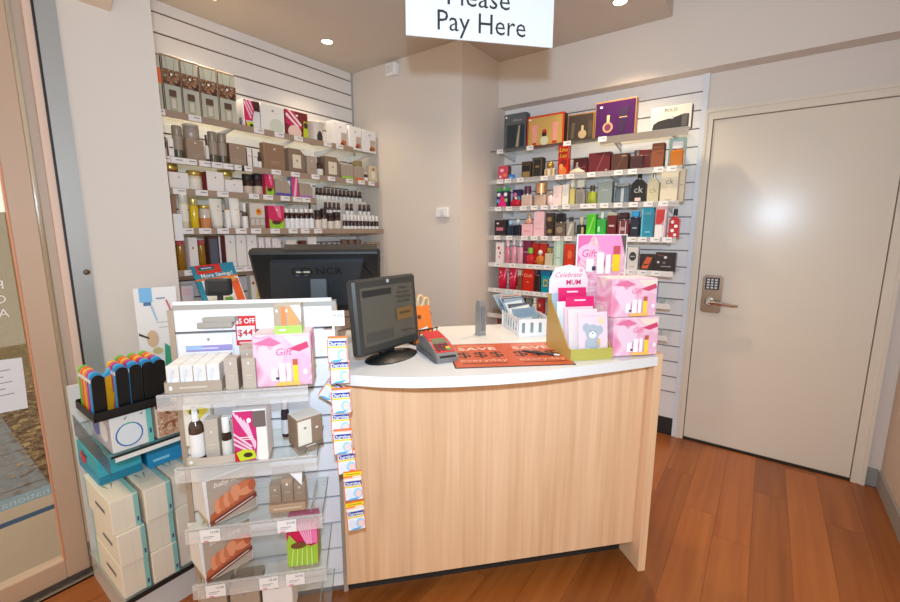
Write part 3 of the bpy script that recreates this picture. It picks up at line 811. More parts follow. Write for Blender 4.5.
for i in range(6):
    a = 286+i*4.9
    put(L4, a, a+4.7, 209, bottle, 'vitamin_bottle', 'brown bottle with white label beside the tulip carton, %s in the row of six' % ORD6[i], 'bottle', group='row of brown vitamin bottles', body=C(58, 30, 24, r=.2), cap=C(236, 232, 228), label=C(236, 234, 234), lab=(.05, .66), capf=.16, neck=.62)
put(L4, 309.5, 313.2, 201.5, bottle, 'dropper_bottle', 'tall dropper bottle rising behind the row of brown bottles', 'bottle', back=.06, body=C(70, 40, 30, r=.2), cap=C(50, 34, 30), capf=.35, label=wl1, lab=(.05, .7))
# riser with three tiers of tiny oil bottles
zt = [1.380, 1.500, 1.608]
rs = thing('tier_stand', 'white stepped stand holding the rows of tiny oil bottles', 'stand', (0, 0, 0), 0)
for k, (x0, x1) in enumerate(((-2.68, -2.60), (-2.78, -2.68))):
    MB().box(x0, x1, 1.985, 2.465, 1.3805, zt[k+1], C(232, 224, 214)).build('step', rs)
OIL = dict(body=C(64, 34, 26, r=.2), cap=C(96, 66, 54), label=C(240, 236, 232), lab=(.0, .55), capf=.38, neck=.6, sh=.1, capr=.8)
ORD = ('first', 'second', 'third', 'fourth', 'fifth', 'sixth', 'seventh', 'eighth', 'ninth', 'tenth', 'eleventh', 'twelfth')
for tier, (pa, pb, n, py, zz, back, lab) in enumerate(((316.5, 363, 12, 187.5, zt[2], .20, 'tiny brown oil bottle, top row of the stepped stand'), (325, 372, 11, 202, zt[1], .115, 'tiny brown oil bottle, middle row of the stepped stand'), (344, 380, 10, 215, zt[0], .02, 'tiny white capped oil bottle, bottom row of the stepped stand'))):
    kw_ = dict(OIL)
    if tier == 2:
        kw_.update(cap=C(240, 236, 232), lab=(.0, .45), capf=.35)
    st = (pb-pa)/n
    proto = None
    cnt = 0
    for i in range(n):
        if tier == 1 and i in (4, 7):
            continue
        a = pa+i*st
        if proto is None:
            proto = put(L4, a, a+st*.93, py, bottle, 'oil_bottle', lab+', first from left', 'bottle', z=zz+.0003, back=back, wmax=.029, group='tiny oil bottles, row %d' % (tier+1), **kw_)
            continue
        c = dup(proto)
        cnt += 1
        c['label'] = lab+', %s from left' % ORD[cnt]
        aa = L4.at(a+st*.46, py+8, back)[0]
        c.location = L4.pt(aa, back+.0145, zz+.0003)
for i, (a, b, t) in enumerate(((317, 322.5, 210), (323, 328.5, 208.5), (329.5, 335, 213), (336, 342.5, 212))):
    put(L4, a, b, t, jar, 'brown_jar', 'small brown jar at the foot of the stepped stand, %s from the left' % ('first', 'second', 'third', 'fourth')[i], 'jar', back=.01, group='brown jars by the stepped stand', body=C(64, 36, 28, r=.2), cap=C(40, 26, 24), label=C(226, 214, 200), lab=(.1, .7), capf=.25)
# fifth shelf
AMB = C(150, 104, 20, r=.15)
for a, b, t, s_ in ((178, 187, 240, 'left'), (199.5, 207, 240, 'right')):
    put(L5, a, b, t, bottle, 'amber_bottle', 'amber bath oil bottle with pink cap, %s of the white carton' % s_, 'bottle', group='amber bath oil bottles', body=AMB, cap=C(190, 70, 80), capf=.14, capr=.9, neck=.8, sh=.05)
put(L5, 188.5, 198.5, 237.5, carton, 'tall_carton', 'tall white carton between two amber bottles', 'box', d=.05, body=C(238, 230, 224), front=[('e', .5, .7, .08, .04, C(170, 60, 70)), ('r', .0, 0, .06, 1, C(170, 50, 60))])
put(L5, 209, 224, 236, carton, 'open_carton', 'dark red edged carton left of three white cartons', 'box', d=.05, back=.05, body=C(90, 46, 40), front=[('r', .08, .06, .6, .94, C(90, 96, 110)), ('r', .7, 0, .8, 1, WHITE)])
for i, (a, b) in enumerate(((226, 236), (236.8, 246.8), (247.6, 257.5))):
    put(L5, a, b, 234.8, carton, 'tall_carton', 'plain white carton with tiny emblem, %s of three left of the monitor' % ('left', 'middle', 'right')[i], 'box', d=.05, group='three white cartons', body=C(240, 232, 224), front=[EMB(TINK, .8)], left=([('r', 0, 0, 1, 1, C(130, 50, 46))] if i == 0 else []))
for i, (a, b, t) in enumerate(((258.5, 264.5, 237.5), (265.3, 271.2, 237.5), (272, 278, 238))):
    put(L5, a, b, t, carton, 'slim_carton', 'slim white carton with red edge just above the monitor, %s of three' % ('left', 'middle', 'right')[i], 'box', d=.04, group='slim cartons above the monitor', body=C(240, 232, 226), front=[('r', 0, 0, .1, 1, C(160, 60, 60)), EMB(TINK, .7)])
put(L5, 279, 282.5, 239.5, tubep, 'cream_tube', 'small cream tube above the dark monitor', 'tube', body=C(236, 228, 214), cap=C(200, 170, 120))
put(L5, 287, 297, 240, carton, 'small_carton', 'white square carton above the middle of the dark monitor', 'box', d=.05, body=C(238, 228, 216), front=[EMB(TINK, .6)])
put(L5, 302.5, 307, 240.5, carton, 'small_carton', 'small dark brown carton above the dark monitor', 'box', d=.05, body=C(110, 54, 40), front=[('r', .2, .3, .8, .5, C(160, 100, 80))])
put(L5, 308.5, 317, 237, carton, 'small_carton', 'white carton next to a dark brown carton above the monitor', 'box', d=.05, body=C(240, 234, 228), front=[('p', [(.4, 0), (1, 0), (1, .4)], C(226, 214, 204))])
for i, (a, b) in enumerate(((321, 325), (326.5, 330.5), (332, 335.5), (337, 340))):
    put(L5, a, b, 243, bottle, 'small_bottle', 'tiny white labelled bottle above the monitor, %s of four' % ('first', 'second', 'third', 'fourth')[i], 'bottle', group='tiny bottles above the monitor', body=C(60, 44, 40), cap=C(60, 44, 40), label=C(240, 236, 232), capf=.2, lab=(.1, .9))
for i, (a, b) in enumerate(((343.5, 349), (350.5, 356), (357.5, 363))):
    put(L5, a, b, 239.5, jar, 'small_jar', 'cream jar with brown lid above the monitor, %s of three' % ('left', 'middle', 'right')[i], 'jar', group='cream jars above the monitor', body=C(226, 208, 186), cap=C(110, 84, 70), capf=.25)
for i in range(3):
    put(L5, 367+i*4.4, 371+i*4.4, 242, carton, 'small_carton', 'narrow taupe carton at the right end of the fifth shelf, %s of three' % ('left', 'middle', 'right')[i], 'box', d=.04, group='narrow taupe cartons', body=TAUPE, front=[EMB(CREAM, .7), ('r', .2, .1, .8, .3, C(190, 172, 156))])
# lowest shelf: sign and boxes behind the till
put(L6, 182, 194.5, 285.5, carton, 'tall_carton', 'pale pink carton with a dark oval emblem at the left behind the till', 'box', d=.05, body=C(240, 222, 220), front=[('e', .4, .72, .14, .1, C(90, 70, 130)), ('r', .08, .6, .75, .9, C(244, 206, 206))])
put(L6, 251, 262.5, 275, carton, 'tall_carton', 'white and yellow carton partly hidden by the dark monitor', 'box', d=.05, back=.03, yaw=0, body=C(234, 226, 210), front=[('p', [(.4, .1), (.9, .1), (.7, .9)], C(226, 206, 120)), ('e', .2, .7, .12, .06, C(180, 60, 40))])
sb = thing('savings_sign', 'teal and red More Savings sign board leaning behind the till', 'sign', (-2.43, 1.165, .947), LR)
T = Matrix.Rotation(-.42, 4, 'X') @ Matrix.Rotation(-.06, 4, 'Y')
W_, H_ = .235, .265
MB().box(-W_/2, W_/2, 0, .006, 0, H_, C(20, 140, 170), T).build('board', sb)
p = MB()
deco(p, [('r', .12, 0, 1, .66, WHITE), ('r', 0, .66, 1, .70, C(236, 120, 30)), ('r', .08, .80, .66, 1, C(220, 40, 30)), ('r', .14, .87, .5, .96, C(50, 70, 120)), ('r', .14, .87, .5, .895, C(60, 140, 80)), ('r', .2, .91, .44, .935, C(206, 214, 226)), ('t', .52, .755, .085, 'More Savings!', WHITE, 0, .02), ('r', .78, .1, .97, .62, C(232, 90, 30)), ('r', .72, .56, .9, .66, C(226, 160, 80)), ('r', .45, .08, .74, .26, C(230, 220, 210)), ('r', .5, .13, .68, .22, C(90, 170, 70)), ('e', .8, .1, .05, .04, C(210, 40, 30))], W_, H_, -.0003, T)
p.build('printed_face', sb)
# ------------------------------------------------------------------ shelves on the back slat wall
BZ = [1.963, 1.750, 1.551, 1.338, 1.133, .935, .735]
BY = 2.85
BNAME = ['top glass shelf of the perfume wall with boxed gift sets', 'second glass shelf of the perfume wall', 'third glass shelf of the perfume wall', 'fourth glass shelf of the perfume wall', 'fifth glass shelf of the perfume wall', 'sixth glass shelf of the perfume wall', 'lowest glass shelf of the perfume wall behind the counter']
BTK = [(500, 530, 567, 602), (500, 508, 520, 544, 559, 570, 591, 618, 632, 658, 671), (498, 509, 523, 534, 544, 554, 566, 584, 592, 604, 618, 633, 648, 663), (497, 509, 524, 534, 544, 556, 568, 632, 642, 655, 667), (497, 512, 529, 537, 547, 558, 570, 630, 642, 656), (496, 508, 517, 526, 536, 546), ()]
BSURF = []
for k, z in enumerate(BZ):
    s_ = thing('glass_wall_shelf', BNAME[k], 'shelf', (0, 0, z), 0, 'glass shelves on the perfume wall')
    x0, x1 = -1.735, -.44
    MB().box(x0, x1, BY, YB, -.006, 0, GLASS).build('glass_plate', s_)
    MB().box(x0, x1, BY-.002, BY, -.006, 0, GEDGE).build('glass_edge', s_)
    if k == 0:
        MB().box(-.92, -.425, BY-.006, BY-.002, -.042, .002, C(206, 196, 186, r=.25, m=.9)).build('metal_rail', s_)
    if k:
        MB().box(x0, x1, BY-.006, BY-.0035, -.028, .006, C(220, 214, 210, r=.3) if k > 3 else FROST).build('ticket_strip', s_)
    for xx in (-1.66, -1.24, -.86, -.52):
        MB().prism([(BY+.05, -.0065), (YB, -.0065), (YB, -.06), (YB-.03, -.05), (BY+.05, -.016)], xx, xx+.008, C(216, 220, 224, r=.35), axis='x').build('bracket', s_)
    sf = Surf((0, BY), 0, z)
    BSURF.append(sf)
    for px in BTK[k]:
        py = proj((-1.1, BY, z-.01))[1]
        a, _ = sf.at(px, py, -.008)
        MB().box(a-.026, a+.026, BY-.0085, BY-.0065, -.026, .004, TICKET).box(a-.004, a+.020, BY-.0090, BY-.0086, -.012, -.007, TINK).build('price_ticket', s_)
B1, B2, B3, B4, B5, B6, B7 = BSURF
DK = C(46, 38, 36, r=.35)
# top row gift sets
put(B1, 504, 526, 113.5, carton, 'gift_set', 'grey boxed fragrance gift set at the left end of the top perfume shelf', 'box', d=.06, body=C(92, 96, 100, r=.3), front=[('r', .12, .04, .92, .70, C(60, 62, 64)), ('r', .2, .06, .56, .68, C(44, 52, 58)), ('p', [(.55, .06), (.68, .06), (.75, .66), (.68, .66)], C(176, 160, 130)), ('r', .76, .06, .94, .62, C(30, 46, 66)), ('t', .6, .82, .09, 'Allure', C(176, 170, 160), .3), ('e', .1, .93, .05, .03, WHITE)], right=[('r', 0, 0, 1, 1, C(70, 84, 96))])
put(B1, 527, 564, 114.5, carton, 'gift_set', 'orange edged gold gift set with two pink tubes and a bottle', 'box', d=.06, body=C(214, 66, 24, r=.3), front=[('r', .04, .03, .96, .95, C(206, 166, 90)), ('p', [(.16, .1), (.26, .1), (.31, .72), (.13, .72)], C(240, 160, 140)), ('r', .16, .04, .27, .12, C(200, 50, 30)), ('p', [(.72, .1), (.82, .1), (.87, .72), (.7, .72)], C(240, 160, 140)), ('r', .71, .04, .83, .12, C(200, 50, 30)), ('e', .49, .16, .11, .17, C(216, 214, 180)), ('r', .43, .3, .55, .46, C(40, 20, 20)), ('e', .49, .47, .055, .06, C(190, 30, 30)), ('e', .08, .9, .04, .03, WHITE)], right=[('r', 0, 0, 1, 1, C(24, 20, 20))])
put(B1, 567.5, 594, 113.5, carton, 'gift_set', 'dark brown boxed gift set between the gold and the purple sets', 'box', d=.06, body=C(150, 110, 60, r=.3), front=[('r', .03, .03, .97, .97, C(62, 50, 42)), ('p', [(.14, .12), (.24, .12), (.3, .7), (.16, .7)], C(96, 82, 66)), ('e', .58, .24, .16, .16, C(186, 160, 120)), ('r', .54, .38, .62, .56, C(206, 186, 140)), ('r', .8, .1, .95, .7, C(80, 68, 56))])
put(B1, 595, 636, 100, carton, 'gift_set', 'large purple gift set with round bottle and tube on the top shelf', 'box', d=.05, body=C(180, 130, 80, r=.3), front=[('r', .015, .02, .985, .98, C(70, 26, 82, r=.3)), ('e', .33, .28, .13, .15, C(196, 150, 110)), ('e', .33, .28, .08, .1, C(110, 50, 90)), ('r', .30, .42, .37, .62, C(226, 190, 140)), ('p', [(.62, .1), (.74, .1), (.84, .78), (.58, .78)], C(48, 18, 62)), ('r', .61, .5, .8, .53, C(180, 140, 110)), ('e', .15, .86, .04, .03, WHITE)])
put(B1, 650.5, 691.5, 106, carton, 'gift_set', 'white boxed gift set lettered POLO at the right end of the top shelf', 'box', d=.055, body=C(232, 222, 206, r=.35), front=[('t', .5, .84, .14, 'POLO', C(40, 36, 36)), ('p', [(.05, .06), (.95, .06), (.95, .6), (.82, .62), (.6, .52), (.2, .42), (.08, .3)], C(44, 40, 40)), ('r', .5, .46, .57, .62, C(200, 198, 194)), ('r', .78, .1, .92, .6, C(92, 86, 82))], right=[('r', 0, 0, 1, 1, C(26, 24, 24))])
# second row
put(B2, 498, 508, 166, carton, 'perfume_carton', 'pink red patterned carton at the left end of the second perfume shelf', 'box', d=.05, body=C(216, 70, 96), front=[('e', .4, .7, .2, .12, C(250, 190, 200)), ('e', .7, .35, .2, .12, C(240, 130, 60)), ('e', .25, .25, .15, .1, C(250, 200, 210))], right=[('r', 0, 0, 1, 1, C(70, 66, 66))])
put(B2, 508.5, 513, 174.5, carton, 'mini_carton', 'tiny bright blue carton on the second perfume shelf', 'box', d=.03, back=.004, body=C(40, 130, 220), front=[('r', .1, .3, .9, .5, C(150, 200, 240))])
put(B2, 521.5, 530.5, 161.5, carton, 'perfume_carton', 'dark olive carton with gold base, shorter of two on the second perfume shelf', 'box', d=.05, body=C(70, 58, 40), front=[('r', .1, .08, .9, .4, C(150, 120, 70)), ('r', .1, .45, .9, .75, C(24, 22, 22))])
put(B2, 532, 542.5, 157.5, carton, 'perfume_carton', 'tall dark carton with thin gold frame on the second perfume shelf', 'box', d=.05, body=C(56, 48, 40), front=[('r', .08, .05, .92, .95, C(110, 92, 60)), ('r', .14, .08, .86, .92, C(40, 34, 32)), ('e', .5, .55, .2, .06, C(130, 104, 60))], right=[('r', 0, 0, 1, 1, C(24, 20, 20))])
put(B2, 544, 554, 160.5, perfume, 'perfume_bottle', 'gold and glass perfume bottle with ornate cap on the second shelf', 'perfume bottle', d=.04, glass=C(226, 206, 170, r=.15, k='juice'), cap=C(220, 180, 90, r=.2, m=.8), capf=.5, capw=.7, capshape='ball', label=[('r', .15, .1, .3, .9, C(180, 140, 80)), ('r', .45, .1, .6, .9, C(240, 230, 210)), ('r', .75, .1, .88, .9, C(180, 140, 80))])
put(B2, 558, 568, 145, carton, 'perfume_carton', 'tall fiery red and orange perfume carton below the gold gift set', 'box', d=.05, body=C(190, 36, 20, r=.25), front=[('t', .5, .85, .13, 'Live', C(250, 190, 60), .2, .03), ('t', .5, .66, .12, 'Lux', C(250, 190, 60), .2, .03), ('e', .5, .15, .4, .14, C(226, 120, 50)), ('e', .35, .3, .2, .1, C(240, 160, 80)), ('e', .6, .45, .3, .08, C(130, 16, 16))])
put(B2, 567.5, 584, 162, perfume, 'perfume_bottle', 'flat clear dish shaped perfume bottle in front of maroon cartons', 'perfume bottle', d=.05, back=.0, glass=C(226, 206, 186, r=.1, k='juice'), cap=STEEL, capf=.4, capw=.16, capshape='cyl', shape='dish')
put(B2, 573, 587, 158.5, carton, 'maroon_carton', 'small maroon carton behind the dish shaped bottle', 'box', d=.05, back=.07, body=C(92, 30, 38, r=.3), front=[('r', .1, .45, .9, .5, C(150, 90, 80))])
put(B2, 588.5, 610, 152.5, carton, 'maroon_carton', 'large maroon carton with a paler diagonal stripe in the second row', 'box', d=.06, body=C(104, 34, 42, r=.25), front=[('p', [(.35, .05), (.4, .05), (.75, .95), (.7, .95)], C(140, 70, 74)), ('r', .8, .1, .9, .16, C(200, 160, 140))], right=[('r', 0, 0, 1, 1, C(80, 26, 32))])  # paler diagonal stripe across the front face
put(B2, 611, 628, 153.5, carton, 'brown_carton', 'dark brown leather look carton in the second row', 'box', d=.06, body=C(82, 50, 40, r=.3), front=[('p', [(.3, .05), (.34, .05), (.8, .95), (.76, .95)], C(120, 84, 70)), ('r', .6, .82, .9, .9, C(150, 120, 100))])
put(B2, 630, 643.5, 150.5, perfume, 'perfume_bottle', 'dark glass perfume bottle with silver cap between brown cartons', 'perfume bottle', d=.04, back=.005, glass=C(70, 36, 32, r=.1, k='juice'), cap=STEEL, capf=.26, capw=.26, capshape='cyl', label=[('r', .1, .2, .9, .75, C(60, 24, 24))])
put(B2, 634, 650, 149.5, carton, 'maroon_carton', 'maroon carton standing behind the dark glass bottle', 'box', d=.05, back=.07, body=C(110, 44, 44, r=.3), front=[('r', .1, .7, .9, .74, C(150, 96, 84))])
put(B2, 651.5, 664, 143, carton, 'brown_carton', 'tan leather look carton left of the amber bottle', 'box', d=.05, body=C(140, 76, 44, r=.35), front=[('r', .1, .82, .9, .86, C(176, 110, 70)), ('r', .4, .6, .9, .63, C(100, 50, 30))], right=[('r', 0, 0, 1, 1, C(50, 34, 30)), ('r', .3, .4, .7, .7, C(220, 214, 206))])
put(B2, 670, 683.5, 141, perfume, 'perfume_bottle', 'amber perfume bottle with wide white cap at the right end of the second row', 'perfume bottle', d=.045, back=.01, glass=C(206, 120, 30, r=.1, k='juice'), cap=C(236, 232, 226), capf=.34, capw=.85, shape='box')
put(B2, 668.5, 685, 138, carton, 'perfume_carton', 'pale green carton behind the amber bottle', 'box', d=.05, back=.075, body=C(168, 200, 184, r=.3), front=[('r', .05, .03, .95, .97, C(180, 212, 196))])
# third row
def gift_bag(root, w, d, h, **k):
    carton(root, w, d, h*.8, body=C(50, 40, 80), front=[('e', .2, .8, .16, .12, WHITE), ('e', .8, .8, .16, .12, WHITE), ('e', .15, .4, .14, .12, C(90, 170, 210)), ('e', .85, .45, .14, .12, C(150, 200, 80)), ('p', [(.1, 0), (.95, 0), (.6, .75), (.42, .75)], C(220, 30, 120))])
    b = MB()
    for s in (-1, 1):
        b.prism([(0, h*.78), (s*w*.5, h*.82), (s*w*.55, h*.95), (s*w*.2, h*.9), (s*w*.3, h)], -d*.3, d*.1, C(60, 180, 60))
    b.build('green_bow', root)
put(B3, 496.5, 508, 187, gift_bag, 'gift_bag', 'patterned gift pack with pink cone and green bow', 'gift pack', d=.045)
put(B3, 508.5, 519.5, 197, perfume, 'perfume_bottle', 'red ball shaped perfume bottle beside the green bow pack', 'perfume bottle', d=.06, back=.0, glass=C(180, 20, 50, r=.1), cap=C(210, 190, 150, r=.3, m=.6), capf=.2, capw=.3, capshape='cyl', shape='round')
put(B3, 512.5, 521, 189.5, carton, 'perfume_carton', 'multicoloured carton behind the red ball bottle', 'box', d=.04, back=.075, body=C(60, 44, 90), front=[('e', .3, .7, .25, .15, C(240, 130, 180)), ('e', .75, .5, .2, .15, C(90, 180, 210)), ('e', .4, .3, .2, .15, WHITE)])
put(B3, 521, 531.5, 186, perfume, 'perfume_bottle', 'square pinkish perfume bottle with dark purple cap in the third row', 'perfume bottle', d=.045, glass=C(226, 196, 186, r=.1, k='juice'), cap=C(90, 34, 70, r=.2), capf=.42, capw=.6, capshape='cyl', label=[('r', .1, .2, .9, .7, C(206, 176, 160))])
put(B3, 534, 545.5, 183, perfume, 'perfume_bottle', 'gold topped square bottle in the third row', 'perfume bottle', d=.05, glass=C(222, 190, 166, r=.15, k='juice'), cap=C(222, 176, 130, r=.2, m=.7), capf=.5, capw=.95, capshape='cyl')
put(B3, 546, 552.5, 190, perfume, 'perfume_bottle', 'round pearly pink bottle with small cap in the third row', 'perfume bottle', d=.05, back=.0, glass=C(246, 206, 206, r=.1), cap=C(226, 190, 150, r=.2, m=.6), capf=.3, capw=.35, capshape='ball', shape='round')
put(B3, 553, 561.5, 185.5, carton, 'perfume_carton', 'pale pink carton in the middle of the third row', 'box', d=.05, body=C(246, 218, 212), front=[('r', .3, .45, .7, .5, C(220, 180, 176))])
put(B3, 562, 568.5, 184.5, carton, 'perfume_carton', 'off white slim carton next to the pale pink one', 'box', d=.05, body=C(240, 232, 218), front=[('r', .3, .5, .7, .54, C(206, 190, 160))])
put(B3, 569.5, 574.5, 179.5, perfume, 'perfume_bottle', 'slim yellow glass perfume bottle in the third row', 'perfume bottle', d=.03, glass=C(222, 206, 120, r=.1, k='juice'), cap=C(226, 216, 190, r=.2), capf=.35, capw=.7)
put(B3, 575.5, 585, 179.5, perfume, 'perfume_bottle', 'silver grey square bottle with chunky cap in the third row', 'perfume bottle', d=.04, glass=C(160, 152, 146, r=.15, k='juice'), cap=C(206, 204, 200, r=.15, m=.8), capf=.38, capw=.85, label=[('r', .15, .15, .85, .8, C(130, 124, 120))])
put(B3, 586, 596.3, 185, perfume, 'perfume_bottle', 'rounded olive green perfume bottle with dark cap', 'perfume bottle', d=.05, glass=C(170, 180, 60, r=.1, k='juice'), cap=C(60, 56, 40), capf=.32, capw=.45, capshape='cyl', shape='cyl')
put(B3, 597.5, 612, 181, carton, 'perfume_carton', 'grey green carton in script lettering in the third row', 'box', d=.05, body=C(140, 152, 148, r=.3), front=[('t', .5, .62, .1, 'Dior', C(206, 212, 208), .3)], right=[('r', 0, 0, 1, 1, C(110, 124, 124))])
put(B3, 615, 629.5, 183.5, perfume, 'perfume_bottle', 'wide steel blue perfume bottle beside the black bottle', 'perfume bottle', d=.045, glass=C(84, 106, 122, r=.1, k='juice'), cap=C(150, 160, 166, r=.2, m=.7), capf=.2, capw=.9, label=[('r', .4, .1, .62, .95, C(180, 190, 190))])
put(B3, 631, 646, 172.5, perfume, 'perfume_bottle', 'black shouldered perfume bottle lettered ck', 'perfume bottle', d=.04, glass=C(16, 16, 18, r=.2), cap=C(18, 18, 20, r=.3), capf=.22, capw=.3, shoulder=.2, capshape='cyl', label=[('t', .5, .55, .28, 'ck', C(190, 190, 190)), ('r', .28, .08, .72, .22, C(240, 200, 196))])
put(B3, 647.5, 659, 171, perfume, 'perfume_bottle', 'frosted beige shouldered perfume bottle lettered ck', 'perfume bottle', d=.04, glass=C(206, 196, 160, r=.3), cap=STEEL, capf=.22, capw=.26, shoulder=.2, capshape='cyl', label=[('t', .5, .5, .24, 'ck', C(160, 150, 120))])
put(B3, 660.5, 678, 168.5, carton, 'perfume_carton', 'tall beige carton lettered ck at the right of the third row', 'box', d=.05, body=C(226, 212, 182), front=[('t', .5, .62, .17, 'ck', C(130, 124, 110)), ('r', .3, .06, .7, .08, C(180, 168, 140))])
put(B3, 679, 684.5, 168.5, carton, 'perfume_carton', 'narrow beige carton behind the tall ck carton', 'box', d=.05, back=.05, body=C(220, 204, 172), front=[('r', .2, .5, .8, .54, C(180, 168, 140))])
# fourth row
put(B4, 494.5, 505.5, 220, carton, 'perfume_carton', 'black carton with pink lettering at the left end of the fourth row', 'box', d=.05, body=C(44, 32, 36), front=[('r', .15, .35, .8, .55, C(200, 110, 130)), ('e', .3, .8, .12, .06, C(226, 200, 206))])
put(B4, 506.5, 513, 220, perfume, 'perfume_bottle', 'black and blue glass bottle, left of its twin in the fourth row', 'perfume bottle', d=.035, glass=C(20, 40, 60, r=.08), cap=C(150, 190, 216, r=.15), capf=.35, capw=.7, capshape='ball')
put(B4, 513.5, 520, 219, perfume, 'perfume_bottle', 'black and blue glass bottle, right of its twin in the fourth row', 'perfume bottle', d=.035, glass=C(30, 34, 50, r=.08), cap=C(190, 206, 220, r=.15), capf=.35, capw=.7, capshape='ball')
put(B4, 521.5, 532.5, 224, carton, 'perfume_carton', 'low pink carton with a small bottle standing on it', 'box', d=.05, body=C(240, 186, 190), front=[('r', .2, .4, .8, .5, C(226, 150, 160))])
put(B4, 524, 532, 213.5, perfume, 'perfume_bottle', 'small rose gold bottle standing on the low pink carton', 'perfume bottle', d=.035, back=.02, z=TOP[0]+.001, glass=C(226, 160, 140, r=.1), cap=C(226, 180, 130, r=.2, m=.6), capf=.35, capw=.3, shape='dish')
put(B4, 533.5, 544, 211.5, carton, 'perfume_carton', 'tall pale pink carton in the fourth row', 'box', d=.05, body=C(244, 196, 202), front=[('r', .15, .3, .85, .34, C(230, 160, 172))])
put(B4, 546, 553, 225.5, carton, 'perfume_carton', 'dark brown gold printed carton, lower of two stacked', 'box', d=.05, body=C(60, 42, 34), front=[('e', .5, .5, .35, .2, C(150, 116, 70))])
zz_ = TOP[0]+.0015
put(B4, 546, 553, 213, carton, 'perfume_carton', 'dark brown gold printed carton, upper of two stacked', 'box', d=.05, z=zz_, body=C(64, 44, 36), front=[('e', .5, .5, .35, .2, C(150, 116, 70))])
put(B4, 554.5, 565, 213.5, perfume, 'perfume_bottle', 'dark smoky bottle with black and silver cap in the fourth row', 'perfume bottle', d=.045, glass=C(110, 90, 78, r=.1, k='juice'), cap=C(24, 22, 24, r=.15), capf=.4, capw=.85, label=[('e', .5, .5, .35, .25, C(150, 130, 110))])
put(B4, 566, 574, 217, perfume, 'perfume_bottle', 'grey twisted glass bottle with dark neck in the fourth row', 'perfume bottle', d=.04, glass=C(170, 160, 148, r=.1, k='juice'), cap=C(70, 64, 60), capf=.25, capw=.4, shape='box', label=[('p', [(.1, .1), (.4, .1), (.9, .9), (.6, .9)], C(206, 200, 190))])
put(B4, 576.5, 585, 216.5, perfume, 'perfume_bottle', 'black and gold bottle left of the bright green carton', 'perfume bottle', d=.04, glass=C(30, 28, 24, r=.1), cap=C(206, 196, 170, r=.15, m=.7), capf=.4, capw=.4, label=[('r', .6, .1, .9, .8, C(190, 170, 110))])
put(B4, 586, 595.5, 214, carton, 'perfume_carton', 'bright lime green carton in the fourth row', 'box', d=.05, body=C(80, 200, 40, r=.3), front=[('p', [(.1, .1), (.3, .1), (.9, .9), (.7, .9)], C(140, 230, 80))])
put(B4, 596.5, 606, 212, perfume, 'perfume_bottle', 'emerald green glass bottle beside the lime green carton', 'perfume bottle', d=.045, glass=C(20, 190, 60, r=.08, k='juice'), cap=C(206, 226, 206, r=.15), capf=.28, capw=.35, label=[('r', .1, .3, .35, .6, C(180, 250, 190))])
put(B4, 607, 616.3, 213, carton, 'perfume_carton', 'dark red carton right of the emerald bottle', 'box', d=.05, body=C(110, 16, 24, r=.3), front=[('r', .2, .45, .8, .52, C(226, 190, 190))], lid=(.1, C(190, 180, 160)))
put(B4, 617, 629, 212.5, perfume, 'perfume_bottle', 'wine red glass bottle with silver frame in the fourth row', 'perfume bottle', d=.05, glass=C(120, 16, 40, r=.08, k='juice'), cap=C(50, 14, 24, r=.15), capf=.3, capw=.75, label=[('r', .2, .08, .28, .95, C(206, 190, 190)), ('r', .72, .08, .8, .95, C(206, 190, 190)), ('r', .3, .4, .7, .6, C(180, 150, 150))])
put(B4, 630, 639.5, 211, perfume, 'perfume_bottle', 'navy blue bottle with bright blue cap in the fourth row', 'perfume bottle', d=.04, glass=C(14, 22, 50, r=.1), cap=C(30, 150, 206, r=.15), capf=.25, capw=.8, label=[('r', .25, .45, .75, .52, C(150, 170, 190))])
put(B4, 641, 653.5, 207.5, carton, 'perfume_carton', 'tall metallic teal carton in the fourth row', 'box', d=.05, body=C(20, 140, 166, r=.2), front=[('r', .04, .02, .12, .98, C(110, 210, 230)), ('r', .2, .76, .8, .86, C(90, 150, 170)), ('r', .35, .18, .75, .21, C(170, 220, 230))])
put(B4, 655, 666.5, 206.5, carton, 'perfume_carton', 'white and red carton in clear wrap in the fourth row', 'box', d=.05, body=C(214, 170, 176, r=.2), front=[('p', [(.05, .45), (.55, .45), (.8, .6), (.8, .92), (.05, .92)], C(206, 50, 40)), ('r', .02, .02, .7, .42, C(240, 230, 226)), ('p', [(.72, .05), (.8, .05), (.95, .9), (.85, .9)], WHITE)])
put(B4, 669, 679.5, 209, perfume, 'perfume_bottle', 'red and white floral bottle with black cap at the end of the fourth row', 'perfume bottle', d=.04, glass=C(190, 24, 40, r=.12), cap=C(20, 18, 20), capf=.26, capw=.4, shoulder=.14, capshape='cyl', label=[('e', .3, .75, .18, .08, WHITE), ('e', .7, .55, .2, .08, WHITE), ('e', .35, .35, .2, .08, WHITE), ('e', .65, .15, .18, .07, WHITE)])
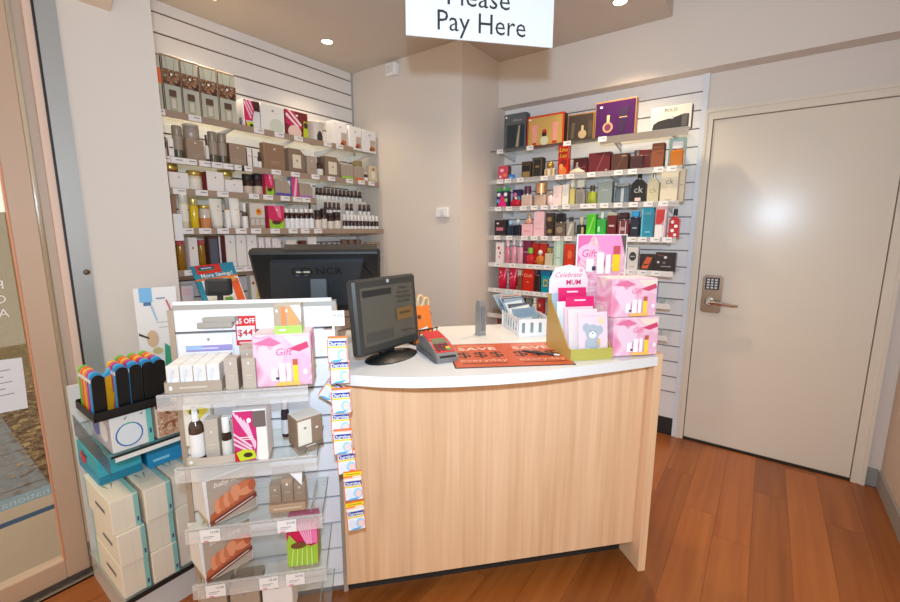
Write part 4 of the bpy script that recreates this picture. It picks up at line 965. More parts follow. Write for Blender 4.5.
# fifth row
put(B5, 495.5, 503.5, 242.5, carton, 'perfume_carton', 'white carton with red floral print at the left end of the fifth row', 'box', d=.045, body=C(240, 222, 222), front=[('e', .4, .75, .15, .08, C(200, 50, 80)), ('e', .6, .5, .1, .06, C(90, 70, 90)), ('e', .5, .3, .08, .05, C(200, 50, 80))])
for i, (a, b, t, c, cc) in enumerate(((504.5, 509.5, 240, (226, 130, 150), (236, 200, 206)), (510.5, 515.8, 238.5, (236, 160, 180), (200, 190, 196)), (516.8, 522.3, 239.5, (240, 170, 186), (206, 196, 200)))):
    put(B5, a, b, t, perfume, 'body_mist', 'slim pink body mist bottle, %s of three in the fifth row' % ('left', 'middle', 'right')[i], 'bottle', d=.03, glass=C(*c, r=.15, k='juice'), cap=C(*cc, r=.15), capf=.3, capw=.7, capshape='cyl', shape='cyl', group='slim pink body mists')
put(B5, 523, 531, 241, carton, 'perfume_carton', 'dark pink carton behind the small red apple bottle', 'box', d=.04, back=.06, body=C(150, 50, 80), front=[('r', .1, .5, .9, .56, C(220, 150, 170))])
put(B5, 531.7, 538.5, 243, carton, 'perfume_carton', 'red carton, left of two behind the small bottles in the fifth row', 'box', d=.04, back=.065, body=C(206, 40, 30), front=[('r', .1, .1, .9, .2, C(240, 130, 60))])
put(B5, 539.3, 546.5, 243.5, carton, 'perfume_carton', 'red carton, right of two behind the small bottles in the fifth row', 'box', d=.04, back=.065, body=C(214, 46, 34), front=[('r', .1, .1, .9, .2, C(240, 130, 60))])
put(B5, 525, 533.3, 248, perfume, 'perfume_bottle', 'small red apple shaped bottle with green cap', 'perfume bottle', d=.045, glass=C(206, 40, 50, r=.1), cap=C(130, 190, 60), capf=.35, capw=.6, capshape='cyl', shape='round')
put(B5, 534.5, 543.5, 250, perfume, 'perfume_bottle', 'small amber orange bottle beside the apple shaped one', 'perfume bottle', d=.045, glass=C(226, 130, 50, r=.1, k='juice'), cap=C(236, 226, 214), capf=.35, capw=.5, shape='round', capshape='ball')
put(B5, 544.5, 552.5, 248, perfume, 'perfume_bottle', 'small clear glass bottle with gold cap in the fifth row', 'perfume bottle', d=.04, glass=C(226, 214, 180, r=.1, k='juice'), cap=GOLD, capf=.3, capw=.5, shape='box')
put(B5, 553.5, 563, 239.5, carton, 'perfume_carton', 'tall pale green carton with a lighter middle in the fifth row', 'box', d=.045, body=C(180, 206, 180, r=.3), front=[('r', .3, .03, .7, .97, C(206, 226, 206)), ('r', .35, .3, .65, .34, C(130, 160, 130))])
put(B5, 564, 573.5, 244, carton, 'perfume_carton', 'orange red carton left of the pink poster board', 'box', d=.045, body=C(214, 50, 24, r=.3), front=[('e', .6, .55, .25, .2, C(236, 110, 60)), ('r', .1, .02, .9, .06, C(236, 190, 120))])
put(B5, 627, 638, 247.5, carton, 'perfume_carton', 'white carton with dark round emblem right of the pink poster board', 'box', d=.05, body=C(226, 218, 208), front=[('e', .5, .62, .34, .2, C(60, 54, 52)), ('r', .3, .6, .7, .64, C(200, 196, 190)), ('r', .25, .15, .75, .18, C(170, 160, 150))])
put(B5, 639.5, 653.5, 254, carton, 'perfume_carton', 'black carton with an orange brush print in the fifth row', 'box', d=.05, body=C(44, 34, 32, r=.3), front=[('p', [(.15, .15), (.6, .15), (.9, .8), (.5, .85), (.3, .5)], C(220, 90, 40)), ('p', [(.3, .3), (.7, .4), (.75, .45), (.3, .4)], C(60, 34, 30))])
put(B5, 655, 675.5, 252.5, carton, 'perfume_carton', 'wide black carton with silver dots at the right end of the fifth row', 'box', d=.05, body=C(40, 30, 30, r=.25), front=[('e', .5, .76, .08, .07, C(226, 216, 210)), ('e', .15, .5, .06, .06, C(220, 214, 210)), ('e', .45, .48, .08, .06, C(120, 110, 110)), ('r', .3, .26, .8, .31, C(150, 140, 140)), ('r', .1, .82, .4, .9, C(120, 40, 44))])
# sixth row
for i, (a, b, t) in enumerate(((497, 505.5, 265.5), (507.5, 515.8, 267))):
    put(B6, a, b, t, tubep, 'body_tube', 'glossy crimson body lotion tube, %s of two in the sixth row' % ('left', 'right')[i], 'tube', d=.05, body=C(206, 20, 60, r=.25), cap=C(190, 16, 54, r=.25), mark=[('e', .5, .72, .12, .04, C(244, 180, 196)), ('p', [(.2, .45), (.8, .6), (.8, .63), (.2, .48)], C(244, 170, 190))])
put(B6, 517, 521.5, 270, perfume, 'perfume_bottle', 'slim brown bottle right of the crimson tubes', 'perfume bottle', d=.03, glass=C(150, 80, 60, r=.1, k='juice'), cap=C(214, 190, 160, r=.2), capf=.3, capw=.7)
put(B6, 522.5, 533, 268.5, carton, 'perfume_carton', 'bright red carton lettered Ooh in the sixth row', 'box', d=.05, body=C(214, 40, 24, r=.3), front=[('t', .5, .7, .15, 'Ooh', C(250, 180, 140), .2), ('r', .4, .4, .6, .44, C(250, 170, 120))])
put(B6, 534.5, 540, 270, perfume, 'perfume_bottle', 'dark navy and brown bottle beside the red Ooh carton', 'perfume bottle', d=.035, glass=C(50, 30, 34, r=.1), cap=C(30, 40, 70), capf=.25, capw=.6)
put(B6, 541, 550, 271.5, carton, 'perfume_carton', 'teal carton with a gold square in the sixth row', 'box', d=.045, body=C(0, 150, 170, r=.3), front=[('r', .25, .3, .75, .65, C(190, 170, 90)), ('e', .5, .47, .15, .1, C(0, 130, 150))], lid=(.2, C(0, 110, 150)))
put(B6, 551, 560, 270.5, carton, 'perfume_carton', 'turquoise carton half hidden by the card box header', 'box', d=.045, body=C(30, 170, 180, r=.3), front=[('r', .1, .7, .9, .8, C(150, 220, 220))])
put(B6, 650, 657.5, 277.5, perfume, 'perfume_bottle', 'bright blue glass bottle right of the stacked pink gift boxes', 'perfume bottle', d=.04, glass=C(20, 130, 206, r=.08, k='juice'), cap=C(60, 170, 226, r=.15), capf=.2, capw=.6, shape='box', label=[('r', .15, .1, .3, .9, C(150, 210, 240))])
# lowest row behind the counter
for i, (a, b, t, c) in enumerate(((506, 515, 296, (150, 50, 40)), (516, 524, 298, (130, 56, 46)), (525.5, 531, 299, (110, 120, 100)), (537, 543, 299, (170, 30, 36)))):
    put(B7, a, b, t, carton, 'perfume_carton', '%s carton on the lowest perfume shelf behind the basket' % ('rusty red', 'brown red', 'dull green', 'deep red')[i], 'box', d=.045, body=C(*c), front=[('e', .4, .7, .2, .1, C(206, 150, 120)), ('r', .1, .3, .9, .4, C(206, 170, 150))])
put(B7, 532, 536.3, 298, perfume, 'perfume_bottle', 'pale glass bottle on the lowest perfume shelf behind the basket', 'perfume bottle', d=.03, glass=C(226, 214, 196, r=.1), cap=C(236, 230, 220), capf=.3, capw=.6)
bx = Surf((0, BY), 0, .55)
put(bx, 497, 505.5, 314, carton, 'floor_carton', 'purple topped brown box low behind the counter', 'box', d=.08, back=.0, z=.56, h=None, body=C(130, 60, 50), front=[('e', .4, .4, .3, .2, C(176, 100, 80))], lid=(.25, C(90, 70, 120)))
# ------------------------------------------------------------------ hanging sign
sg = thing('hanging_sign', 'white hanging sign lettered Please Pay Here above the counter', 'sign', tuple(kw(.3975, 1.50, 2.003)), TH)
MB().box(-.2525, .2525, -.003, .003, 0, .27, C(220, 222, 222, r=.3)).build('sign_panel', sg)
p = MB()
SINK = C(44, 40, 42)
sfS = Surf(tuple(kw(0, 1.497))[:2], TH, 2.003)
aL, zL = sfS.at(437, 28, 0)
aR, zR = sfS.at(525, 36, 0)
p.text('Pay Here', .062, SINK, FRONT((aL+aR)/2-.3975, -.0034, .051), maxw=aR-aL)
p.text('Please', .062, SINK, FRONT(.5*(sfS.at(443, 5, 0)[0]+sfS.at(513, 12, 0)[0])-.3975, -.0034, .129), maxw=.245)
p.build('lettering', sg)
for a_ in (-.2, .2):
    MB().tube([(a_, 0, .26), (a_, 0, CEIL-2.003)], .0012, STEEL, n=6).build('hanging_wire', sg)
# ------------------------------------------------------------------ things on the counter
KS = Surf((0, 0), TH, CT)


def kthing(name, label, cat, a, b, z=CT, yaw=0.0, group=None):
    return thing(name, label, cat, tuple(kw(a, b, z)), TH+yaw, group)


# customer monitor, facing the room
BEZ = C(52, 50, 46, r=.4)
mo = thing('customer_monitor', 'dark grey customer monitor on the left of the counter', 'monitor', (-1.072, 1.090, CT), LR)
MB().lathe([(.115, 0), (.118, .004), (.10, .012), (.045, .018), (.03, .022)], C(24, 24, 24, r=.35), n=24, sx=1, sy=.58).build('base', mo)
MB().bbox(-.035, .035, .012, .045, .015, .10, C(28, 28, 28), .008).build('neck', mo)
Tm = Matrix.Translation((0, .012, .034)) @ Matrix.Rotation(-.09, 4, 'X')
p = MB().bbox(-.160, .152, -.02, .02, 0, .262, BEZ, .008, Tm).bbox(-.12, .12, .018, .05, .03, .22, BEZ, .02, Tm)
mh = p.build('housing', mo)
SCR = C(82, 78, 68, r=.25)
MB().box(-.134, .128, -.0208, -.019, .03, .232, SCR, Tm).build('screen', mh)
p = MB()
TS = Tm @ Matrix.Translation((-.003, -.0212, .03))
deco(p, [('r', .03, .84, .56, .95, C(28, 30, 30)), ('r', .05, .06, .54, .22, C(66, 62, 56)), ('t', .79, .92, .055, 'Please', C(34, 28, 26)), ('t', .79, .84, .055, 'have your', C(34, 28, 26)), ('t', .79, .76, .055, 'Membership', C(34, 28, 26)), ('t', .79, .68, .055, 'card ready', C(34, 28, 26)), ('r', .62, .34, .96, .56, C(112, 82, 40)), ('r', .68, .44, .9, .48, C(70, 54, 30)), ('t', .82, .12, .05, 'Thank You', C(34, 28, 26))], .262, .202, 0, TS)
p.build('screen_image', mo)
p = MB()
p.lathe([(.006, 0), (.006, .001)], C(196, 196, 196), T=Tm @ Matrix.Translation((0, -.02, .247)) @ Matrix.Rotation(math.pi/2, 4, 'X'))
p.text('hp', .006, C(60, 60, 60), Tm @ FRONT(0, -.0213, .247))
p.build('maker_badge', mh)
# till monitor seen from behind
nc = kthing('till_monitor', 'black till monitor lettered NCR seen from behind', 'monitor', -.19, 1.76, .79)
NB = C(26, 26, 27, r=.35)
Tn = Matrix.Translation((0, -.06, .515)) @ Matrix.Rotation(.60, 4, 'X') @ Matrix.Translation((0, 0, -.33))
MB().bbox(-.245, .242, -.005, .03, 0, .325, NB, .01, Tn).box(-.115, .23, -.004, .029, .325, .337, C(60, 54, 48, r=.4), Tn).build('housing', nc)
MB().prism([(-.2, .06), (.13, .06), (.175, .29), (-.17, .29)], -.024, -.004, C(48, 50, 53, r=.32), T=Tn).prism([(.10, .03), (.19, .05), (.21, .2), (.17, .27), (.12, .27)], -.012, -.004, C(22, 22, 23, r=.4), T=Tn).build('rear_cover', nc)
p = MB()
INK = C(14, 14, 15)
for s_ in (-.075, -.042):
    p.tube([tuple(Tn @ Vector((s_+.02*math.cos(k*.5236), -.0245, .245+.02*math.sin(k*.5236)))) for k in range(13)], .003, INK, n=6)
p.text('NCR', .034, INK, Tn @ FRONT(.042, -.0246, .245), bold=.02)
p.box(-.08, -.03, -.0262, -.0245, .241, .247, C(206, 196, 170), Tn)
p.build('maker_logo', nc)
MB().bbox(-.035, .03, -.03, .0, -.22, .20, C(70, 72, 74, r=.4), .004, Matrix.Translation((0, .02, .24))).build('neck', nc)
MB().bbox(-.11, .075, -.09, .09, 0, .022, NB, .006).build('base', nc)
# small pole display for the customer
cd = thing('pole_display', 'small black pole display in front of the savings sign', 'display', tuple(KS.pt(-.518, 1.63, .79)), TH)
MB().lathe([(.045, 0), (.045, .01), (.02, .018)], NB).tube([(0, 0, .01), (0, 0, .365)], .010, NB).build('pole', cd)
MB().bbox(-.041, .039, -.022, .02, .362, .420, C(40, 42, 44, r=.4), .005).build('display_head', cd)
MB().box(-.03, .034, -.0232, -.0218, .369, .413, C(20, 22, 26, r=.2)).build('display_window', cd)
# orange leaflets, pen cup and scissors behind the monitor
oc = thing('leaflet_holder', 'black wire holder with an orange leaflet behind the monitor', 'leaflet holder', (-1.125, 1.325, CT), LR-.25)
b_ = MB()
for k in range(6):
    b_.box(-.06+k*.022, -.056+k*.022, -.035, -.033, 0, .06, BLACK)
b_.box(-.06, .056, -.036, -.032, .058, .062, BLACK).box(-.06, .056, -.036, .03, 0, .003, BLACK).box(-.06, .056, .028, .031, 0, .08, BLACK)
b_.build('wire_frame', oc)
Tq = Matrix.Translation((0, -.02, .004)) @ Matrix.Rotation(-.25, 4, 'X')
MB().box(-.052, .05, 0, .004, 0, .15, C(232, 120, 40), Tq).box(-.045, -.01, .005, .007, .02, .20, WHITE, Tq).build('leaflets', oc)
p = deco(MB(), [('p', [(.25, .3), (.75, .36), (.75, .41), (.25, .35)], WHITE), ('p', [(.3, .16), (.85, .22), (.85, .27), (.3, .21)], WHITE), ('e', .4, .7, .1, .06, C(110, 60, 30))], .1, .15, -.0004, Tq)
p.build('leaflet_print', oc)
cu_ = thing('pen_cup', 'dark pen cup beside the orange leaflet', 'cup', (-1.20, 1.42, CT), 0)
MB().lathe([(.03, 0), (.034, .004), (.036, .10), (.033, .10), (.031, .006)], C(60, 54, 50), n=18).build('cup_body', cu_)
MB().lathe([(.0368, .09), (.0368, .1)], C(90, 84, 78), n=18).build('rim', cu_)
sc = thing('scissors', 'scissors with cream handles standing in the pen cup', 'scissors', (-1.20, 1.42, CT+.02), 0)
for i, (yy, zz, tl_) in enumerate(((-.016, .135, .25), (.02, .12, -.25))):
    ring = [(0, yy+.019*math.cos(k*.5236), zz+.026*math.sin(k*.5236)) for k in range(13)]
    h_ = MB().tube(ring, .0055, C(226, 190, 130, r=.4), n=8).tube([(0, yy*.6, zz-.026), (0, 0, .07)], .006, C(226, 190, 130, r=.4)).build('handle', sc)
MB().box(-.001, .001, -.006, .006, -.01, .075, STEEL).build('blade', sc)
# card terminal
et = thing('card_terminal', 'grey and red card payment terminal on the counter', 'terminal', (-.95, 1.207, CT), math.radians(60))
GR = C(120, 116, 112, r=.45)
p = MB().prism([(-.095, .0), (.085, 0), (.10, .015), (.095, .055), (.06, .068), (-.02, .056), (-.085, .032), (-.10, .018)], -.04, .04, GR, axis='x')
te = p.build('terminal_body', et)
MB().prism([(-.09, .0), (.11, 0), (.112, .022), (-.06, .016)], -.046, .046, C(96, 92, 90, r=.45), axis='x').build('cradle', et)
Ttop = Matrix.Translation((0, -.034, .047)) @ Matrix.Rotation(.31, 4, 'X')
Ttop2 = Matrix.Translation((0, .052, .0665)) @ Matrix.Rotation(.15, 4, 'X')
MB().box(-.036, .036, -.048, .05, .001, .004, C(206, 40, 44, r=.35), Ttop).box(-.036, .036, -.032, .03, .001, .004, C(206, 40, 44, r=.35), Ttop2).build('red_fascia', et)
MB().box(-.026, .026, .012, .042, .0042, .0055, C(120, 124, 92, r=.2), Ttop).build('display_window', te)
for r_ in range(4):
    for c_ in range(3):
        MB().box(-.030+c_*.019, -.015+c_*.019, -.040+r_*.012, -.032+r_*.012, .0042, .0075, [C(60, 40, 42)]*1 and (C(40, 150, 90) if (c_, r_) == (2, 0) else C(226, 190, 50) if (c_, r_) == (2, 1) else C(90, 40, 44)), Ttop).build('key', te)
MB().box(-.03, .03, -.1005, -.092, .020, .026, C(30, 28, 28)).build('card_slot', te)
# orange counter mat
mt_ = kthing('counter_mat', 'orange SAVE everyday counter mat lying on the worktop', 'mat', .505, 1.483, CT+.0002, -.083)
MB().box(-.212, .212, -.15, .15, 0, .002, C(46, 40, 40)).build('mat_backing', mt_)
MB().box(-.208, .208, -.146, .146, .002, .0025, C(206, 92, 54, r=.3)).build('mat_face', mt_)
p = MB()
for cx in (-.10, .115):
    Tt = lambda x, y, z=.0028: Matrix.Translation((x, y, z))
    p.box(cx-.07, cx+.07, .111, .118, .0026, .0028, C(226, 160, 130))
    p.text('SAVE', .038, C(240, 214, 200), Tt(cx, .072), sx=1.25, bold=.02, maxw=.16)
    p.text('$$$', .066, C(60, 44, 40), Tt(cx, -.005), sx=1.2, maxw=.15)
    p.text('everyday', .028, C(236, 190, 166), Tt(cx, -.075), sx=1.2, maxw=.16)
    p.box(cx-.08, cx+.08, -.112, -.105, .0026, .0028, C(90, 44, 30))
p.build('mat_print', mt_)
pe = kthing('pen', 'black ballpoint pen lying on the orange mat', 'pen', .625, 1.455, CT+.0075, -.62)
MB().tube([(-.05, 0, 0), (.055, 0, 0)], .0045, C(40, 34, 34)).build('barrel', pe)
MB().tube([(-.068, 0, 0), (-.05, 0, 0)], [.001, .0045], C(24, 22, 22)).build('tip', pe)
MB().tube([(.055, 0, 0), (.075, 0, 0)], .0038, C(190, 186, 180, m=.6)).build('clip_end', pe)
# silver upright handset
sv = thing('silver_handset', 'slim silver upright handset standing at the back of the counter', 'handset', (-.995, 1.575, CT), math.radians(75))
MB().prism([(-.016, 0), (.016, 0), (.017, .06), (.016, .13), (.010, .156), (-.008, .156), (-.014, .12), (-.017, .05)], -.017, .017, C(166, 164, 162, r=.35, m=.5), axis='x').build('handset_body', sv)
MB().box(-.012, .012, -.0185, -.0165, .02, .13, C(120, 120, 122, r=.3)).build('face_plate', sv)
MB().bbox(-.019, .019, -.022, .022, 0, .006, C(150, 148, 146), .003).build('foot', sv)
# basket of leaflets
bk = kthing('leaflet_basket', 'white plastic basket full of blue leaflets at the back of the counter', 'basket', .722, 1.845, CT)
BW = C(236, 234, 230, r=.35)
w0, w1, d0, d1, hb = .072, .080, .115, .125, .078
v_ = []
for s_ in (0, .003):
    v_ += [(-w0+s_, -d0+s_, s_), (w0-s_, -d0+s_, s_), (w0-s_, d0-s_, s_), (-w0+s_, d0-s_, s_), (-w1+s_, -d1+s_, hb), (w1-s_, -d1+s_, hb), (w1-s_, d1-s_, hb), (-w1+s_, d1-s_, hb)]
b_ = MB()
b_.box(-w0, w0, -d0, d0, 0, .004, BW)
for sgn, n_, L_, fx in ((-1, 4, w1, 'f'), (1, 4, w1, 'f'), (-1, 7, d1, 's'), (1, 7, d1, 's')):
    for k in range(n_+1):
        q = -L_*.97+2*L_*.97*k/n_
        hw = .012 if fx == 'f' else .008
        if fx == 'f':
            b_.box(q-hw if k else q-.002, q+hw if k < n_ else q+.002, sgn*(d0+.004)-.0015, sgn*(d0+.004)+.0015, .0, hb, BW)
        else:
            b_.box(sgn*(w0+.003)-.0015, sgn*(w0+.003)+.0015, q-hw if k else q-.002, q+hw if k < n_ else q+.002, .0, hb, BW)
for sgn in (-1, 1):
    b_.box(-w1, w1, sgn*(d0+.004)-.003, sgn*(d0+.004)+.003, hb-.016, hb, BW).box(-w1, w1, sgn*(d0+.004)-.002, sgn*(d0+.004)+.002, 0, .016, BW)
    b_.box(sgn*(w0+.003)-.003, sgn*(w0+.003)+.003, -d1, d1, hb-.016, hb, BW).box(sgn*(w0+.003)-.002, sgn*(w0+.003)+.002, -d1, d1, 0, .016, BW)
b_.build('basket_body', bk)
LFC = [C(110, 134, 150), C(176, 186, 192), C(44, 48, 62), C(96, 124, 150), C(214, 210, 206), C(44, 60, 96), C(176, 190, 200), C(150, 116, 110)]
for k in range(9):
    le = thing('leaflet', 'glossy leaflet leaning in the white basket, %s from the front' % ('first', 'second', 'third', 'fourth', 'fifth', 'sixth', 'seventh', 'eighth', 'ninth')[k], 'leaflet', tuple(kw(.722, 1.845-.085+k*.02, CT+.006)), TH, 'leaflets in the white basket')
    Tl = Matrix.Rotation(-.80-.01*k, 4, 'X') @ Matrix.Rotation(random.uniform(-.08, .08)-.12, 4, 'Y')
    hh = .15+.007*k+random.uniform(-.012, .012)
    MB().box(-.058, .058, 0, .0022, 0, hh, LFC[k % 8], Tl).build('sheet', le)
    deco(MB(), [('r', .1, .7, .9, .95, LFC[(k+3) % 8]), ('r', .1, .45, .7, .6, LFC[(k+1) % 8])], .116, hh, -.0002, Tl).build('print', le)
# greeting card box
cb = kthing('card_box', 'gold greeting card box with a pink Celebrate MUM header', 'card box', .785, 1.463, CT)
GC = C(196, 160, 84, r=.35)
prof = [(-.105, 0), (.105, 0), (.105, .19), (.07, .19), (-.09, .042), (-.105, .042)]
for s_ in (-1, 1):
    MB().prism(prof, s_*.0815-.0015, s_*.0815+.0015, GC, axis='x').build('side_wall', cb)
MB().box(-.083, .083, -.106, -.103, 0, .042, C(176, 164, 76, r=.35)).build('front_wall', cb)
MB().box(-.083, .083, .103, .106, 0, .22, GC).build('back_wall', cb)
MB().box(-.08, .08, -.103, .103, 0, .003, GC).build('floor_panel', cb)
hd = MB().prism([(-.082, .0), (.082, .0), (.082, .055), (.06, .10), (.0, .113), (-.06, .10), (-.082, .055)], -.003, 0, C(250, 226, 226), T=Matrix.Translation((0, .1015, .215))).build('header_card', cb)
p = MB().text('Celebrate', .020, C(196, 70, 110), Matrix.Translation((0, .1015-.0034, .215)) @ FRONT(-.005, 0, .072), shear=.35, maxw=.12).text('MUM', .020, C(214, 20, 96), Matrix.Translation((0, .1015-.0034, .215)) @ FRONT(.02, 0, .042), bold=.03)
p.lathe([(.008, 0), (.008, .0005)], C(240, 170, 190), T=Matrix.Translation((.05, .098, .305)) @ Matrix.Rotation(math.pi/2, 4, 'X'))
p.build('header_print', cb)
MG = C(220, 20, 100, r=.4)
for k, (yy, hh, cc, xx, lab) in enumerate(((-.085, .165, C(232, 206, 208), .018, 'greeting card with a grey teddy bear at the front of the gold box'), (-.06, .172, C(232, 214, 208), -.008, 'white envelope behind the teddy bear card'), (-.04, .178, C(232, 200, 200), -.014, 'pale pink envelope in the gold card box'), (-.015, .212, MG, .005, 'magenta divider card, front of three in the gold box'), (.012, .19, C(236, 240, 236), -.018, 'white envelope between magenta dividers'), (.03, .24, MG, -.003, 'magenta divider card, middle of three in the gold box'), (.055, .215, C(176, 200, 206), -.02, 'pale blue envelope near the back of the gold box'), (.075, .262, MG, -.012, 'magenta divider card, rearmost of three in the gold box'))):
    ct = kthing('greeting_card', lab, 'card', .785+xx, 1.463+yy, CT+.004, 0, 'greeting cards in the gold box')
    Tc = Matrix.Rotation(-.13, 4, 'X')
    MB().box(-.058, .058, 0, .003, 0, hh, cc, Tc).build('card', ct)
    if k == 0:
        BR = C(172, 178, 186)
        deco(MB(), [('r', .05, .04, .95, .96, C(234, 204, 208)), ('r', .15, .9, .75, .93, C(236, 190, 200)), ('e', .78, .8, .1, .07, C(248, 206, 160)), ('e', .26, .66, .12, .1, BR), ('e', .72, .6, .12, .1, BR), ('e', .48, .56, .25, .17, BR), ('e', .47, .28, .26, .22, BR), ('e', .3, .12, .13, .09, C(226, 228, 232)), ('e', .66, .12, .13, .09, C(226, 228, 232)), ('e', .46, .5, .12, .08, C(236, 238, 240)), ('e', .4, .58, .02, .015, C(60, 60, 70)), ('e', .54, .57, .02, .015, C(60, 60, 70)), ('e', .46, .53, .03, .018, C(110, 110, 130)), ('e', .66, .36, .06, .05, C(226, 180, 110)), ('r', .62, .22, .68, .34, C(220, 176, 120))], .116, hh, -.0002, Tc).build('card_print', ct)
    elif cc is MG:
        deco(MB(), [('r', .3, .92, .7, .945, C(250, 214, 224))], .116, hh, -.0002, Tc).build('card_print', ct)


# pink gift boxes
def pinkbox(root, w, d, h):
    carton(root, w, d, h, body=PETAL, front=[('p', [(.3, .1), (.06, .55), (.1, .8), (.22, .84), (.3, .72), (.4, .82), (.5, .76), (.52, .55)], C(232, 198, 212)), ('e', .84, .34, .16, .3, C(230, 174, 194)), ('p', [(.55, .98), (.98, .98), (.98, .86), (.7, .8)], C(240, 214, 196)), ('p', [(.0, .86), (.3, .98), (.5, .86), (.35, .8)], C(222, 110, 150)), ('p', [(.62, .74), (.95, .88), (.98, .76), (.8, .68)], C(206, 60, 100)), ('t', .52, .68, .14, 'Gift', C(236, 90, 140), .25), ('r', .30, .12, .40, .36, C(240, 240, 244)), ('r', .37, .14, .43, .19, C(50, 40, 70)), ('r', .44, .1, .54, .46, C(250, 244, 240)), ('r', .57, .1, .64, .46, C(248, 236, 236)), ('r', .68, .1, .77, .42, C(246, 206, 40)), ('r', .68, .42, .77, .54, C(190, 90, 60)), ('p', [(.35, .02), (.82, .02), (.78, .1), (.42, .1)], C(244, 180, 90)), ('e', .9, .28, .04, .06, C(252, 226, 232))], right=[('p', [(.1, .1), (.5, .3), (.4, .75), (.15, .5)], C(250, 240, 220)), ('p', [(.45, .2), (.85, .1), (.7, .6)], C(246, 226, 150)), ('e', .6, .8, .3, .14, C(240, 170, 196))], top=C(250, 226, 232))


g1 = kthing('gift_box', 'pink petal print gift box, lower of two stacked on the counter', 'gift box', .966, 1.425, CT+.0035)
pinkbox(g1, .183, .11, .143)
g2 = kthing('gift_box', 'pink petal print gift box, upper of two stacked on the counter', 'gift box', .955, 1.435, CT+.1490, .015)
pinkbox(g2, .185, .11, .140)
pb = kthing('poster_board', 'tall pink petal poster board behind the stacked gift boxes', 'poster board', .955, 1.62, CT)
MB().box(-.113, .113, 0, .004, 0, .446, WHITE).build('board', pb)
MB().prism([(.004, .3), (.10, 0), (.104, 0), (.006, .32)], -.04, .04, C(210, 206, 200), axis='x').build('easel_leg', pb)
MB().box(-.108, .108, -.0006, 0, .004, .442, PETAL).build('poster_ground', pb)
deco(MB(), [('p', [(.0, .72), (.3, 1), (.0, 1)], C(226, 110, 170)), ('p', [(.35, 1), (.95, 1), (.9, .78), (.6, .72)], C(240, 150, 200)), ('p', [(.88, 1), (1, 1), (1, .8)], C(90, 80, 70)), ('e', .22, .84, .22, .08, C(246, 190, 214)), ('t', .22, .83, .07, 'Gift', C(226, 60, 130), .2), ('r', .18, .66, .33, .78, C(240, 240, 244)), ('r', .3, .67, .38, .71, C(60, 50, 80)), ('r', .4, .64, .54, .84, C(250, 246, 244)), ('r', .58, .64, .68, .82, C(248, 240, 240)), ('r', .72, .66, .88, .82, C(246, 206, 30)), ('r', .73, .82, .87, .9, C(200, 80, 90)), ('e', .1, .6, .12, .05, C(246, 180, 90)), ('t', .5, .57, .035, 'and dreams', C(252, 236, 242)), ('r', .15, .51, .85, .515, C(252, 236, 242)), ('r', .2, .48, .8, .485, C(252, 236, 242))], .216, .438, -.0007, Matrix.Translation((0, 0, .004))).build('poster_print', pb)
# ------------------------------------------------------------------ goods on the slat display stand
G1, G2, G3, G4, G5 = [Surf(tuple(kw(0, GF))[:2], TH, z) for z in GZ]
# tray of small cartons
ta0 = G1.at(165, 388, .01)[0]
ta1 = G1.at(221.5, 388, .01)[0]
tw = ta1-ta0
ty = thing('display_tray', 'taupe tray with white header card holding small cartons', 'tray', tuple(G1.pt((ta0+ta1)/2, .01, GZ[0]+.0005)), TH)
MB().box(-tw/2, tw/2, 0, .0015, 0, .034, TAUPE2).box(-tw/2, tw/2, .145, .147, 0, .06, TAUPE2).box(-tw/2, tw/2, 0, .147, 0, .0012, TAUPE2).build('tray_body', ty)
for s_ in (-1, 1):
    MB().prism([(0, 0), (.147, 0), (.147, .06), (0, .034)], s_*(tw/2+.0008)-.0007, s_*(tw/2+.0008)+.0007, TAUPE2, axis='x').build('tray_side', ty)
deco(MB(), [('e', .1, .5, .03, .2, WHITE), ('r', .25, .42, .75, .58, C(206, 194, 180))], tw, .034, -.0002).build('tray_print', ty)
MB().box(-tw/2+.005, tw/2-.005, .1475, .149, .05, .135, C(244, 242, 242)).build('header_card', ty)
deco(MB(), [('r', 0, .38, 1, .62, C(150, 140, 190)), ('r', 0, .45, .35, .6, C(150, 180, 214)), ('e', .5, .84, .03, .07, TINK), ('r', .35, .47, .7, .53, C(200, 196, 220))], tw-.012, .085, 0, Matrix.Translation((0, .1474, .05))).build('header_print', ty)
cwid = (tw-.006)/4
SHINY = C(228, 222, 216, r=.2)
for r_ in range(3):
    for c_ in range(4):
        cc = thing('small_carton', 'small silver white carton in the taupe tray, %s row, %s from the left' % (('front', 'middle', 'back')[r_], ('first', 'second', 'third', 'fourth')[c_]), 'box', tuple(G1.pt(ta0+.003+cwid*(c_+.5), .014+.022+r_*.045, GZ[0]+.003)), TH, 'small cartons in the tray')
        carton(cc, cwid-.002, .042, .078, body=SHINY, front=[('r', .1, .1, .9, .55, C(240, 240, 244)), ('e', .5, .8, .12, .05, C(196, 186, 176)), ('p', [(.1, .1), (.3, .1), (.6, .9), (.4, .9)], C(210, 214, 224))] if r_ == 0 else (), top=C(246, 242, 236))
for i, (a, b, t, bk_, zz) in enumerate(((224.5, 238, 358.5, .012, None), (242, 256, 358.5, .012, None), (241, 255, 349.5, .075, None), (240, 254, 346, .125, None))):
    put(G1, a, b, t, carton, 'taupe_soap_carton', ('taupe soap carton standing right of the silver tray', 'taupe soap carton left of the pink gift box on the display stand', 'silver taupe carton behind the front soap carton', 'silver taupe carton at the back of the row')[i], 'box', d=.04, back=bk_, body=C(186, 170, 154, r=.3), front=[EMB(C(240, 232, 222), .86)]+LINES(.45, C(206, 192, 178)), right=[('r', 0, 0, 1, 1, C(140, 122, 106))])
pg = kthing('gift_box', 'pink petal print gift box on the top glass shelf of the display stand', 'gift box', G1.at(282.5, 360, .02)[0], GF+.02+.05, GZ[0]+.0005)
